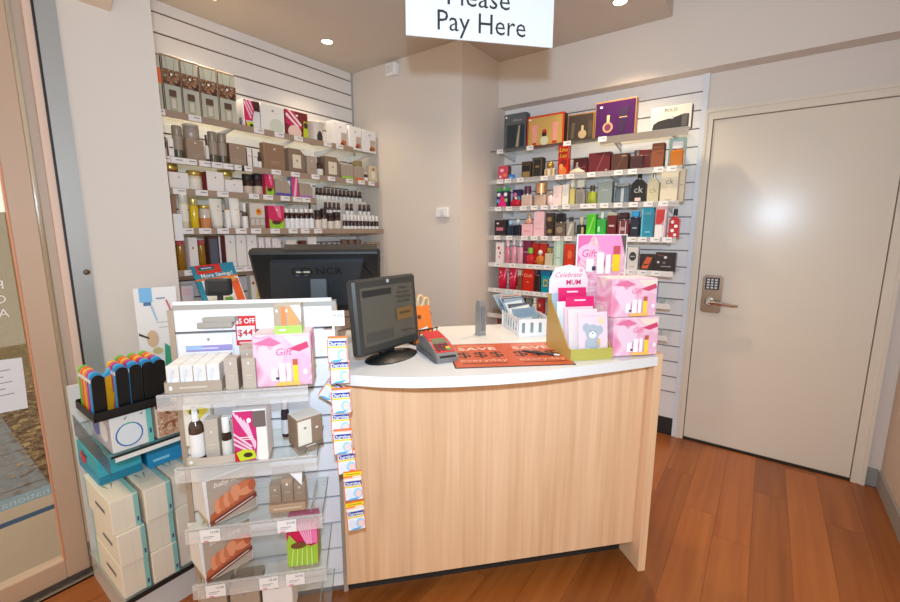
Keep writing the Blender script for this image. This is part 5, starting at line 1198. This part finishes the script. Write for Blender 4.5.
pw = G1.at(312, 360, .02)[0]-G1.at(254, 360, .02)[0]
ph = G1.at(283, 335, .02)[1]-GZ[0]
pinkbox(pg, pw, .10, ph)
put(G1, 273.5, 301.5, 305, carton, 'candle_pack', 'orange and taupe pack with a lime green base on top of the pink gift box', 'box', d=.05, back=.03, z=GZ[0]+ph+.0012, body=C(176, 156, 134, r=.3), front=[('r', 0, 0, 1, .28, C(170, 220, 90)), ('r', .26, .3, .44, .96, C(226, 130, 70)), ('p', [(.5, .3), (.9, .3), (.9, .5), (.62, .96), (.5, .96)], C(236, 150, 90)), ('p', [(.62, 1), (1, 1), (1, .4)], WHITE), ('e', .12, .82, .04, .06, CREAM), ('e', .48, .82, .04, .06, CREAM), ('r', .16, .12, .42, .17, C(240, 250, 226))], right=[('r', .05, 0, .95, .28, C(190, 214, 140)), ('r', .15, .4, .85, .45, C(206, 190, 170))], top=C(226, 216, 200))
# price card and peg bars on the panel
pc = kthing('price_card', 'red and white 5 OFF price card on the display stand', 'price card', KS.at(246, 330, GB-.003)[0], GB-.004, KS.at(246, 345, GB-.003)[1])
MB().box(-.032, .032, 0, .002, 0, .1, C(214, 40, 36)).build('card', pc)
deco(MB(), [('r', .06, .18, .94, .66, WHITE), ('t', .5, .82, .17, '$5 OFF', WHITE, 0, .03), ('t', .46, .42, .22, '$44', C(206, 40, 36), 0, .02), ('t', .84, .5, .09, '95', C(206, 40, 36)), ('r', .15, .06, .85, .12, C(244, 200, 196))], .064, .1, -.0002).build('card_print', pc)
for i, (p0, p1) in enumerate((((197, 327), (232, 323)), ((203, 321), (235, 318)))):
    (a0, z0), (a1, z1) = KS.at(*p0, GB-.02), KS.at(*p1, GB-.02)
    pk = thing('peg_bar', 'grey metal bar on the upper white panel, %s of two' % ('lower', 'upper')[i], 'bar', tuple(kw((a0+a1)/2, GB-.016, (z0+z1)/2)), TH, 'grey bars on the panel')
    MB().bbox(-(a1-a0)/2, (a1-a0)/2, -.006, .006, -.010, .008, C(168, 160, 150, r=.4), .002).build('bar', pk)
    for s_ in (-.05, .05):
        MB().box(s_-.004, s_+.004, .006, .016, -.006, .004, C(150, 146, 140)).build('peg', pk)
th_ = kthing('ticket_holder', 'small white ticket at the right top corner of the display stand', 'ticket', KS.at(333, 320, 1.40)[0], 1.40, KS.at(333, 326, 1.40)[1])
MB().box(-.032, .036, 0, .002, 0, .05, C(240, 238, 238)).build('ticket', th_)
MB().text('4.95', .012, C(90, 86, 86), FRONT(.016, -.0004, .034)).build('ticket_print', th_)
MB().tube([(0, .001, .03), (0, .11, .03)], .003, C(220, 220, 218)).box(-.004, .004, .0, .002, -.06, .0, C(226, 226, 224)).build('ticket_arm', th_)
# second shelf
def spray(root, w, d, h):
    R = w/2
    MB().lathe([(R*.95, 0), (R, h*.02), (R, h*.62), (R*.85, h*.70), (R*.42, h*.76), (R*.4, h*.78)], C(74, 48, 36, r=.15), n=18).build('bottle_body', root)
    MB().lathe([(R*.9, h*.08), (R*1.02, h*.08), (R*1.02, h*.52), (R*.9, h*.52)], C(238, 234, 230), n=18).build('label_band', root)
    MB().lathe([(R*.5, h*.74), (R*.5, h*.86), (R*.4, h*.88), (R*.38, h), (R*.3, h)], C(240, 238, 236)).build('spray_head', root)
    MB().box(-R*.15, R*.15, -R*.6, 0, h*.90, h*.95, C(240, 238, 236)).build('nozzle', root)


put(G2, 186, 201.5, 410, spray, 'spray_bottle', 'brown spray bottle with white pump on the second glass shelf', 'bottle', d=.042, back=.03)
put(G2, 204.5, 219, 420, carton, 'taupe_soap_carton', 'pale taupe carton right of the spray bottle', 'box', d=.04, back=.045, body=C(196, 182, 166), front=[EMB(C(240, 232, 222), .7)]+LINES(.35, C(214, 200, 186)), top=C(226, 216, 204))
put(G2, 219.8, 230.5, 418, bottle, 'dropper_bottle', 'small dark bottle with tall white cap on the second glass shelf', 'bottle', back=.03, body=C(50, 34, 28, r=.15), cap=C(240, 236, 232), capf=.36, capr=.75, neck=.5, label=C(226, 220, 212), lab=(.1, .7))
put(G2, 231, 238, 419, carton, 'taupe_soap_carton', 'narrow taupe carton left of the magenta box', 'box', d=.04, back=.06, body=C(180, 162, 144), front=LINES(.5))
lip = thing('tray_lip', 'curved taupe card tray in front of the spray bottle', 'tray', tuple(G2.pt(G2.at(185, 450, .008)[0], .0, GZ[1]+.0005)), TH)
lw = G2.at(236, 450, .008)[0]-G2.at(185, 450, .008)[0]
arc = [(lw*t/8, .012-.010*math.sin(t/8*3.14)) for t in range(9)]
MB().prism(arc+[(x_, y_+.0012) for x_, y_ in reversed(arc)], 0, .026, C(196, 182, 166), axis='z').box(0, lw, .012, .1, 0, .001, C(180, 166, 150)).build('card_tray', lip)
MB().lathe([(.005, 0), (.005, .0005)], WHITE, T=Matrix.Translation((.014, .0055, .013)) @ Matrix.Rotation(math.pi/2, 4, 'X')).build('emblem', lip)
put(G2, 240, 260, 404, carton, 'tulip_carton', 'yellow flower print carton at the back of the second glass shelf', 'box', d=.03, back=.13, body=C(236, 226, 206), front=[('e', .3, .6, .3, .2, C(226, 206, 60)), ('e', .6, .75, .25, .15, C(240, 180, 110))])
put(G2, 184, 212, 405, carton, 'tulip_carton', 'yellow lily print carton behind the spray bottle', 'box', d=.03, back=.14, body=C(236, 230, 214), front=[('p', [(.1, .9), (.5, .6), (.95, .9), (.6, .98)], C(226, 206, 60)), ('e', .4, .85, .2, .08, C(110, 120, 40))])
mg = [('p', [(0, 0), (.62, 0), (.72, .5), (.62, 1), (0, 1)], C(206, 40, 110))]+[('p', [(.0+.1*k, .98-.06*k), (.05+.1*k, 1-.05*k), (.66, .38-.02*k), (.6, .30-.02*k)], C(246, 196, 214)) for k in range(5)]+[('p', [(0, .55-.1*k), (0, .6-.1*k), (.55, .3-.06*k), (.5, .27-.06*k)], C(246, 196, 214)) for k in range(3)]+[('p', [(.62, .68), (1, .68), (1, 1), (.6, 1)], C(110, 96, 90)), ('p', [(.72, 0), (1, 0), (1, .68), (.7, .66)], C(250, 232, 222)), ('p', [(0, 0), (.2, 0), (.1, .22), (0, .24)], C(190, 16, 40)), ('p', [(.15, .02), (.65, .06), (.6, .22), (.3, .26), (.05, .2)], C(196, 210, 40)), ('e', .4, .14, .14, .05, C(60, 44, 20)), ('e', .5, .83, .07, .05, WHITE), ('r', .2, .49, .6, .51, WHITE), ('r', .3, .45, .6, .465, WHITE)]
put(G2, 233, 267, 410, carton, 'tulip_gift_box', 'white box with a magenta striped tulip print on the second glass shelf', 'gift box', d=.075, back=.012, yaw=0.03, body=C(240, 234, 232), front=mg)
hx = put(G2, 285, 321, 402, carton, 'taupe_gift_box', 'taupe and cream gift box turned sideways at the right of the second shelf', 'gift box', d=.075, back=.06, yaw=.55, wmax=.085, h=.10, body=C(150, 124, 102), front=[('r', .02, .0, .55, .96, C(236, 228, 210)), ('e', .3, .7, .06, .04, TINK), ('e', .76, .62, .06, .04, CREAM), ('r', 0, .0, 1, .14, C(130, 110, 94)), ('r', .3, .05, .7, .08, CREAM)], top=C(240, 232, 216))
put(G2, 280, 289, 400, bottle, 'dropper_bottle', 'dark bottle with white cap behind the taupe and cream gift box', 'bottle', back=.145, body=C(60, 44, 50, r=.2), cap=C(236, 232, 230), capf=.25, capr=.8, label=C(226, 220, 216))


# third and fourth shelves
def baby_bag(root, w, d, h):
    CL = C(238, 232, 228, r=.6)
    v = [(-w/2, -d/2, 0), (w/2, -d/2, 0), (w/2, d/2, 0), (-w/2, d/2, 0), (-w/2-.006, -d/2*.9, h), (w/2, -d/2*.9, h), (w/2, -d/2*.5, h), (-w/2-.006, d/2*.6, h)]
    MB().add(v, [(3, 2, 1, 0), (4, 5, 6, 7), (0, 1, 5, 4), (1, 2, 6, 5), (2, 3, 7, 6), (3, 0, 4, 7)], CL).build('bag_body', root)
    SK, SK2, SK3 = C(206, 120, 80), C(188, 96, 62), C(224, 146, 106)
    T = Matrix.Translation((0, -d/2-.001, 0)) @ Matrix.Rotation(-.02, 4, 'X')
    q = [('r', .02, .02, .98, .98, C(176, 158, 142)), ('t', .45, .84, .11, 'baby love', C(240, 230, 220), .25), ('p', [(.0, .06), (.15, .1), (.95, .35), (.95, .45), (.5, .5), (.05, .25)], SK2)]
    q += [('e', .2+.09*k, .38+.03*k, .075, .17, SK if k % 2 else SK3) for k in range(5)]
    q += [('e', .76, .62, .2, .1, SK), ('e', .78, .48, .18, .09, SK3), ('e', .55, .58, .1, .13, SK3), ('e', .9, .56, .08, .12, SK2), ('p', [(.02, .02), (.98, .26), (.98, .37), (.02, .12)], C(120, 56, 40)), ('p', [(.1, .08), (.9, .28), (.9, .30), (.1, .10)], C(236, 220, 210))]
    deco(MB(), q, w, h, -.0006, T).build('front_print', root)
    MB().add([(-w/2-.001, d*.1, .002), (-w/2-.001, -d/2, .002), (-w/2-.0015, -d/2, h*.14), (-w/2-.0015, d*.25, h*.05)], [(0, 1, 2, 3)], C(206, 178, 130, r=.35, m=.3)).build('gold_corner', root)


for sf_, x0, lab in ((G3, 226, 'white baby gift bag with a tiny hands picture on the third glass shelf'), (G4, 222, 'white baby gift bag with a tiny hands picture on the fourth glass shelf')):
    bg = kthing('baby_gift_bag', lab, 'gift bag', sf_.at(x0, 525 if sf_ is G3 else 575, .09)[0], GF+.105, sf_.z+.0005, .62, 'baby gift bags')
    baby_bag(bg, .145, .145, .15)
gp = put(G3, 268, 305, 477, carton, 'taupe_gift_pack', 'clear wrapped pack of three taupe cartons on the third glass shelf', 'gift pack', d=.06, back=.035, h=.028, body=C(176, 142, 112), front=[('r', .1, .4, .9, .6, C(206, 180, 156))])
gw = G3.at(305, 500, .035)[0]-G3.at(268, 500, .035)[0]
for k, hh in enumerate((.088, .108, .09)):
    cwk = gw/3*.92
    MB().bbox(-cwk/2, cwk/2, -.018, .02, .0285, .0285+hh-.028, C(172, 146, 124), .001).build('carton', gp).location = ((k-1)*gw/3, .0, 0)
    deco(MB(), [('e', .5, .75, .12, .07, CREAM), ('r', .25, .4, .75, .46, C(200, 178, 158))], cwk, hh-.028, -.0185, Matrix.Translation(((k-1)*gw/3, 0, .0285))).build('front_print', gp)
MB().add([(-gw/2, -.03, .028), (gw/2, -.03, .028), (gw*.4, -.012, .125), (-gw*.4, -.012, .125), (-gw/2, .03, .028), (gw/2, .03, .028), (gw*.45, .02, .13), (-gw*.45, .02, .13)], [(0, 1, 2, 3), (1, 5, 6, 2), (5, 4, 7, 6), (4, 0, 3, 7)], mat((236, 240, 240), .12, .22, 'wrap')).build('clear_wrap', gp)
MB().add([(gw*.1, -.024, .13), (gw*.45, -.024, .13), (gw*.42, -.025, .085)], [(0, 1, 2)], WHITE).build('corner_flash', gp)
tl2 = [('p', [(0, .35), (.5, .3), (1, .5), (1, 1), (0, 1)], C(206, 30, 80)), ('p', [(.3, 1), (1, 1), (1, .5), (.62, .5)], C(240, 120, 170))]+[('p', [(.35+.1*k, 1), (.39+.1*k, 1), (.66+.04*k, .5), (.64+.04*k, .5)], C(250, 190, 214)) for k in range(5)]+[('p', [(0, 0), (1, 0), (1, .5), (.8, .45), (.62, .5), (.35, .55), (.1, .78), (0, .6)], C(160, 196, 60)), ('e', .38, .5, .26, .08, C(120, 76, 40))]+[('p', [(.1+.17*k, 0), (.14+.17*k, 0), (.22+.15*k, .42), (.19+.15*k, .42)], C(214, 230, 130)) for k in range(5)]
put(G4, 286.5, 318, 523, carton, 'tulip_gift_box', 'pink and green tulip photo box on the fourth glass shelf', 'gift box', d=.07, back=.03, body=C(226, 90, 140), front=tl2, right=[('p', [(0, 0), (1, 0), (1, .6), (0, .4)], C(150, 180, 60)), ('r', 0, .6, 1, 1, C(236, 120, 160))])
for i, (a, b, t, c) in enumerate(((201, 228, 590, (176, 154, 132)), (230.5, 260.5, 587.5, (172, 150, 130)), (262.5, 293, 582, (238, 228, 222)))):
    put(G5, a, b, t, carton, 'low_carton', ('taupe carton at the left of the lowest glass shelf', 'taupe carton in the middle of the lowest glass shelf', 'white carton with a round emblem on the lowest glass shelf')[i], 'box', d=.09, back=.02, body=C(*c), front=[('e', .5, .85, .05, .04, TINK), ('r', .3, .91, .7, .925, C(226, 214, 200))] if i < 2 else [('e', .5, .88, .06, .035, C(90, 100, 96)), ('e', .5, .88, .035, .02, WHITE)])


# strip of hanging packs beside the counter
def pack(w, h, short=False):
    m_ = {}
    b = MB()
    b.bbox(-w/2, w/2, -.012, .012, 0, h*.74, C(232, 222, 212), .002)
    m_['carton'] = b.mesh('carton')
    if short:
        m_['header'] = MB().prism([(-w/2, h*.74), (w/2, h*.74), (w/2, h*.80), (-w/2, h*.80)], -.001, .001, C(238, 110, 40)).mesh('header')
    else:
        m_['header'] = MB().prism([(-w/2, h*.74), (w/2, h*.74), (w/2, h*.96), (w*.15, h*.96), (w*.12, h), (-w*.12, h), (-w*.15, h*.96), (-w/2, h*.96)], -.001, .001, C(238, 110, 40)).mesh('header')
    m_['front_print'] = deco(MB(), [('r', 0, .02, 1, .72, C(236, 240, 244)), ('r', .05, .72, .95, .92, C(40, 60, 150)), ('t', .48, .81, .15, 'Durvine', WHITE, 0, .03), ('r', .03, .62, .97, .70, C(240, 206, 60)), ('e', .28, .36, .2, .2, C(226, 226, 236)), ('e', .72, .34, .24, .24, C(170, 206, 236)), ('e', .76, .32, .15, .16, C(246, 206, 190)), ('p', [(.1, .04), (.6, .04), (.8, .14), (.3, .12)], C(90, 170, 226)), ('r', 0, 0, .04, 1, C(238, 110, 40)), ('r', .96, 0, 1, 1, C(238, 110, 40))], w, h*.74, -.0125).mesh('front_print')
    m_['yellow_band'] = deco(MB(), [('r', 0, .80, 1, .93, C(244, 206, 30)), ('r', .1, .85, .9, .87, C(110, 90, 40)), ('r', .5, .75, .95, .79, C(250, 226, 210))], w, h, -.0012).mesh('yellow_band')
    return m_


pk_ = pack(.058, .098)
pk2_ = pack(.058, .098, True)
PB = 1.30
for i, (px, py, tilt, lab) in enumerate(((338.5, 361, 0, 'topmost'), (340.5, 382, 0, 'second from top'), (342.5, 411.5, -.02, 'third from top'), (341, 432.5, .02, 'fourth from top'), (344, 452, -.02, 'fifth from top'), (347.5, 471.5, -.03, 'sixth from top'), (355, 497.5, -.06, 'second from bottom'), (357, 527, -.05, 'lowest'), (326, 398, .62, 'tilted sideways at the left'))):
    bb = PB + (.02 if i in (1, 3, 5) else 0) + (.1 if i == 8 else 0)
    a, z = KS.at(px, py, bb)
    h_ = thing('hanging_pack', 'orange and white hanging pack of the strip beside the counter, %s' % lab, 'pack', tuple(kw(a, bb, z)), TH, 'hanging packs on the strip')
    h_.rotation_euler = (0, 0, TH+(.06 if i % 2 else -.05))
    for nm, me in (pk2_ if i < 6 else pk_).items():
        if nm == 'yellow_band' and i < 6:
            continue
        o = bpy.data.objects.new(nm, me)
        COL.objects.link(o)
        o.parent = h_
        o.rotation_euler = (0, tilt, 0)
st_ = kthing('clip_strip', 'thin clear clip strip that carries the hanging packs', 'strip', KS.at(341, 420, PB+.05)[0], PB+.04, 0)
zt_ = KS.at(336, 326, PB+.04)[1]
zb_ = KS.at(357, 525, PB+.04)[1]
aT, aB = KS.at(338, 326, PB+.04)[0]-KS.at(341, 420, PB+.05)[0], KS.at(355, 525, PB+.04)[0]-KS.at(341, 420, PB+.05)[0]
MB().prism([(aB-.008, zb_), (aB+.008, zb_), (aT+.008, zt_), (aT-.008, zt_)], -.0006, .0006, ACRYL).build('strip', st_)
for k in range(8):
    t_ = (k+.5)/8
    MB().box(aT+(aB-aT)*t_-.008, aT+(aB-aT)*t_+.008, -.004, .0, zt_+(zb_-zt_)*t_-.004, zt_+(zb_-zt_)*t_+.004, C(226, 226, 226)).build('clip', st_)

# ------------------------------------------------------------------ low unit against the shopfront with toothbrushes and boxed pads
UX = -1.65
un = thing('shelf_unit', 'low white shelf unit with boxes against the shopfront', 'shelf unit', (0, 0, 0), 0)
UB = -2.07
MB().box(UB, UB+.015, .37, .80, .0, .80, C(226, 226, 226)).build('back_panel', un)
MB().box(UB+.015, UX+.005, .357, .70, .118, .124, GLASS).box(UX+.005, UX+.008, .357, .70, .108, .126, C(30, 30, 30)).build('bottom_shelf', un)
MB().box(UB+.015, UX+.005, .375, .70, .644, .650, GLASS).box(UX+.005, UX+.007, .375, .70, .644, .652, C(30, 30, 30)).box(UX+.007, UX+.010, .385, .70, .630, .644, C(236, 234, 230)).build('middle_shelf', un)
MB().box(UB+.015, UX, .352, .356, .05, .135, ACRYL).build('side_guard', un)
MB().prism([(UB+.05, .62), (UX+.01, .60), (UX+.01, .655), (UB+.05, .70)], .366, .369, mat((200, 214, 226), .1, .25, 'wrap'), axis='y').build('side_guard', un)
MB().box(UB+.015, UX, .366, .70, 0.0, .108, C(214, 212, 210)).build('plinth', un)
U0 = Surf((UX, 0), LR, .1245)
PADF = [('r', .82, 0, 1, 1, C(140, 196, 190)), ('r', .50, 0, .51, 1, C(222, 212, 196)), ('r', .88, .14, .95, .28, C(70, 80, 124))]
PADB = C(238, 228, 210, r=.45)
for c_, (ya, yb_) in enumerate(((.362, .444), (.449, .533), (.540, .62))):
    for r_ in range(3):
        z_ = .126+r_*.1225
        bxn = thing('pad_carton', 'cream and teal pad carton, %s column, %s of its stack' % (('left', 'middle', 'right')[c_], ('bottom', 'middle', 'top')[r_]), 'box', (UX-.145+(.0, .006, -.004, .008, .002, .010, -.002, .004, .0)[c_*3+r_], (ya+yb_)/2+(-.006 if (c_ == 0 and r_ == 2) else 0), z_), LR, 'cream and teal pad cartons')
        w_ = yb_-ya-.002
        carton(bxn, w_, .28, .121, body=PADB, front=PADF, left=[('r', .0, .0, .06, 1, C(150, 206, 200)), ('r', .42, .46, .78, .56, C(110, 104, 120))])
        p = MB().box(w_*.32, w_*.495, -.138, .138, .1212, .1216, C(150, 200, 194))
        for s_ in (-1, 0, 1):
            p.add([(-.01+s_*.003, -.05, .1217), (-.01+s_*.016, -.005, .1217), (-.01+s_*.010, .0, .1217)], [(0, 1, 2)], C(130, 170, 130))
        p.build('top_print', bxn)
# blue box and cartons on the middle level
bl = thing('blue_carton', 'bright blue carton lying on the top of the pad cartons', 'box', (UX-.235, .585, .126+.1225*3), LR)
carton(bl, .14, .20, .105, body=C(30, 140, 190), front=[('r', 0, .8, 1, 1, C(60, 170, 206)), ('r', .1, .2, .5, .3, C(140, 206, 230))], top=C(40, 150, 180))
t0 = thing('teal_carton', 'teal carton with red lettering lying under the glass shelf', 'box', (UX-.27, .435, .126+.1225*3), LR)
carton(t0, .13, .24, .10, body=C(60, 170, 190), front=[('r', 0, 0, 1, .3, C(30, 130, 160))], left=[('r', 0, 0, 1, .4, C(40, 150, 190)), ('e', .3, .55, .14, .25, C(214, 50, 60)), ('r', .25, .66, .5, .74, C(60, 50, 90))], top=C(80, 160, 160))
U1 = Surf((UX, 0), LR, .6505)
rg = thing('ring_carton', 'white carton with a blue ring print under the black tray', 'box', (UX-.125, .447, .6507), LR)
carton(rg, .118, .22, .125, body=C(232, 230, 226), front=[('e', .42, .42, .34, .34, C(60, 120, 190)), ('e', .42, .42, .30, .30, C(226, 232, 236)), ('e', .42, .66, .16, .10, C(70, 180, 160)), ('e', .42, .60, .22, .12, C(226, 232, 236)), ('r', .86, 0, 1, 1, C(110, 190, 180)), ('r', .91, .28, .96, .42, C(60, 70, 130)), ('p', [(.3, .88), (.36, .88), (.4, .96)], C(60, 110, 90)), ('p', [(.7, .9), (.76, .9), (.8, .97)], C(60, 110, 90))], left=[('r', 0, 0, 1, 1, C(200, 190, 200)), ('e', .3, .5, .2, .3, C(110, 120, 180)), ('e', .7, .5, .2, .3, C(240, 236, 236))])
sh_ = thing('shell_carton', 'brown pasta print carton right of the ring print carton', 'box', (UX-.125, .575, .6507), LR)
carton(sh_, .115, .22, .125, body=C(226, 206, 186), front=[('r', .03, .03, .97, .97, mat((200, 150, 110), .5, 0.0, 'shell')), ('r', 0, .9, .5, 1, C(110, 60, 40))])
# black tray with coloured toothbrush covers
TZ = .6507+.1255
tr = thing('toothbrush_tray', 'black plastic tray with rounded dividers for toothbrushes', 'tray', (UX-.005, .457, TZ), LR)
TW = .212
MB().bbox(-TW/2, TW/2, 0, .20, 0, .006, BLACK, .002).box(-TW/2, TW/2, 0, .004, .0, .03, BLACK).box(-TW/2, TW/2, .196, .2, 0, .03, BLACK).build('tray_base', tr)
for s_ in (-1, 1):
    MB().box(s_*TW/2-.002, s_*TW/2+.002, 0, .2, 0, .026, BLACK).build('tray_side', tr)


def paddle(w, h, t, lean):
    pts = [(-w/2, 0), (w/2, 0), (w/2, h-w*.45)]+[(w/2*math.cos(a*.5236), h-w*.45+w*.45*math.sin(a*.5236)) for a in range(1, 6)]+[(-w/2, h-w*.45)]
    return pts


PW, PH = .034, .146
cols5 = [-.084, -.020, .018, .054, .088]
TBC = [('green', C(110, 190, 50, r=.3)), ('orange', C(236, 106, 40, r=.3)), ('yellow', C(240, 176, 40, r=.3)), ('magenta', C(206, 50, 130, r=.3)), ('blue', C(60, 160, 214, r=.3))]
for ci, cx in enumerate(cols5):
    hh = PH+(.01 if ci else .0)
    MB().prism(paddle(PW, hh, 0, 0), .016, .022, BLACK, T=Matrix.Translation((cx, 0, .004)) @ Matrix.Rotation(.10, 4, 'X')).build('divider', tr)
    for k, (cn_, cm) in enumerate(TBC):
        if ci == 1 and k in (0, 1):
            continue
        tb = thing('toothbrush_cover', '%s toothbrush cover, %s column of the black tray' % (cn_, ('leftmost', 'second', 'third', 'fourth', 'rightmost')[ci]), 'toothbrush cover', tuple(Vector((UX-.005-.16+k*.028, .457+cx, TZ+.0075))), LR, 'toothbrush covers in the black tray')
        lift = (.0, .0, .0, .0, .0)[k]
        MB().prism(paddle(PW*.92, hh+.004, 0, 0), -.008, .008, cm, T=Matrix.Rotation(.10, 4, 'X')).build('cover', tb)
        MB().prism([(-PW*.48, hh*.80), (PW*.48, hh*.80), (PW*.46, hh*.88), (-PW*.46, hh*.88)], -.0095, .0095, C(236, 232, 232, r=.2), T=Matrix.Rotation(.10, 4, 'X')).build('band', tb)  # white cap band, also painting in the glossy highlight near the tip
xt = thing('toothbrush_cover', 'sky blue toothbrush cover lying tilted on top of the yellow one', 'toothbrush cover', (UX-.08, .457-.046, TZ+.115), LR+.3, 'toothbrush covers in the black tray')
MB().prism(paddle(.032, .055, 0, 0), -.008, .008, C(70, 176, 226, r=.3), T=Matrix.Rotation(.7, 4, 'Y') @ Matrix.Rotation(.3, 4, 'X')).build('cover', xt)
yt = thing('toothbrush_cover', 'tall yellow toothbrush cover leaning between the first two dividers', 'toothbrush cover', (UX-.075, .457-.052, TZ+.008), LR, 'toothbrush covers in the black tray')
MB().prism(paddle(.026, .12, 0, 0), -.008, .008, C(244, 170, 20, r=.3), T=Matrix.Rotation(.12, 4, 'Y')).build('cover', yt)
# white card with brush pictures behind the tray
cdp = U1.pt(U1.at(157.5, 315, .29)[0], .29, 0)
bc = thing('brush_card', 'white display card with brush pictures behind the black tray', 'display card', (cdp.x, cdp.y, .80), LR-.35)
MB().box(-.07, .07, 0, .004, 0, .355, C(236, 228, 222)).box(-.07, .07, .004, .05, 0, .01, C(210, 206, 200)).build('card', bc)
MB().box(-.07, -.066, .004, .06, 0, .30, C(220, 212, 206)).build('side_flap', bc)
deco(MB(), [('r', .12, .84, .42, 1, C(120, 180, 220)), ('r', .2, .8, .38, .84, C(70, 110, 150)), ('p', [(.35, .8), (.4, .8), (.5, .62), (.46, .62)], C(160, 190, 210)), ('e', .33, .42, .14, .1, C(214, 176, 140)), ('p', [(.02, .5), (.25, .44), (.25, .42), (.02, .47)], C(60, 44, 40)), ('p', [(.55, .02), (.95, .02), (.75, .3), (.6, .36)], C(50, 150, 110)), ('r', .5, .87, .72, .885, C(130, 140, 165)), ('r', .45, .6, .9, .61, C(190, 180, 176)), ('r', .5, .54, .85, .55, C(190, 180, 176)), ('p', [(.72, .85), (.76, .86), (.86, .72), (.82, .71)], C(200, 90, 90)), ('p', [(.75, .7), (.79, .7), (.92, .56), (.88, .55)], C(110, 130, 140)), ('p', [(.78, .55), (.82, .55), (.96, .4), (.92, .4)], C(90, 130, 190)), ('p', [(.8, .4), (.84, .4), (.98, .26), (.94, .25)], C(90, 110, 180)), ('e', .42, .28, .12, .04, C(200, 180, 120))], .14, .355, -.0003).build('card_print', bc)
sd = thing('card_stand', 'clear block under the white brush card', 'stand', (cdp.x, cdp.y, .652), LR-.35)
MB().bbox(-.05, .05, -.005, .055, 0, .147, ACRYL, .004).build('block', sd)
# white shelf talker hanging at the left end of the fourth shelf
wh = thing('shelf_talker', 'small blank white shelf talker at the left end of the fourth shelf', 'shelf talker', (-2.486, .972, 1.325), LR)
MB().box(-.021, .021, 0, .0015, 0, .138, C(240, 238, 236)).build('card', wh)
MB().box(-.008, .008, .0015, .006, .03, .06, ACRYL).build('clip', wh)
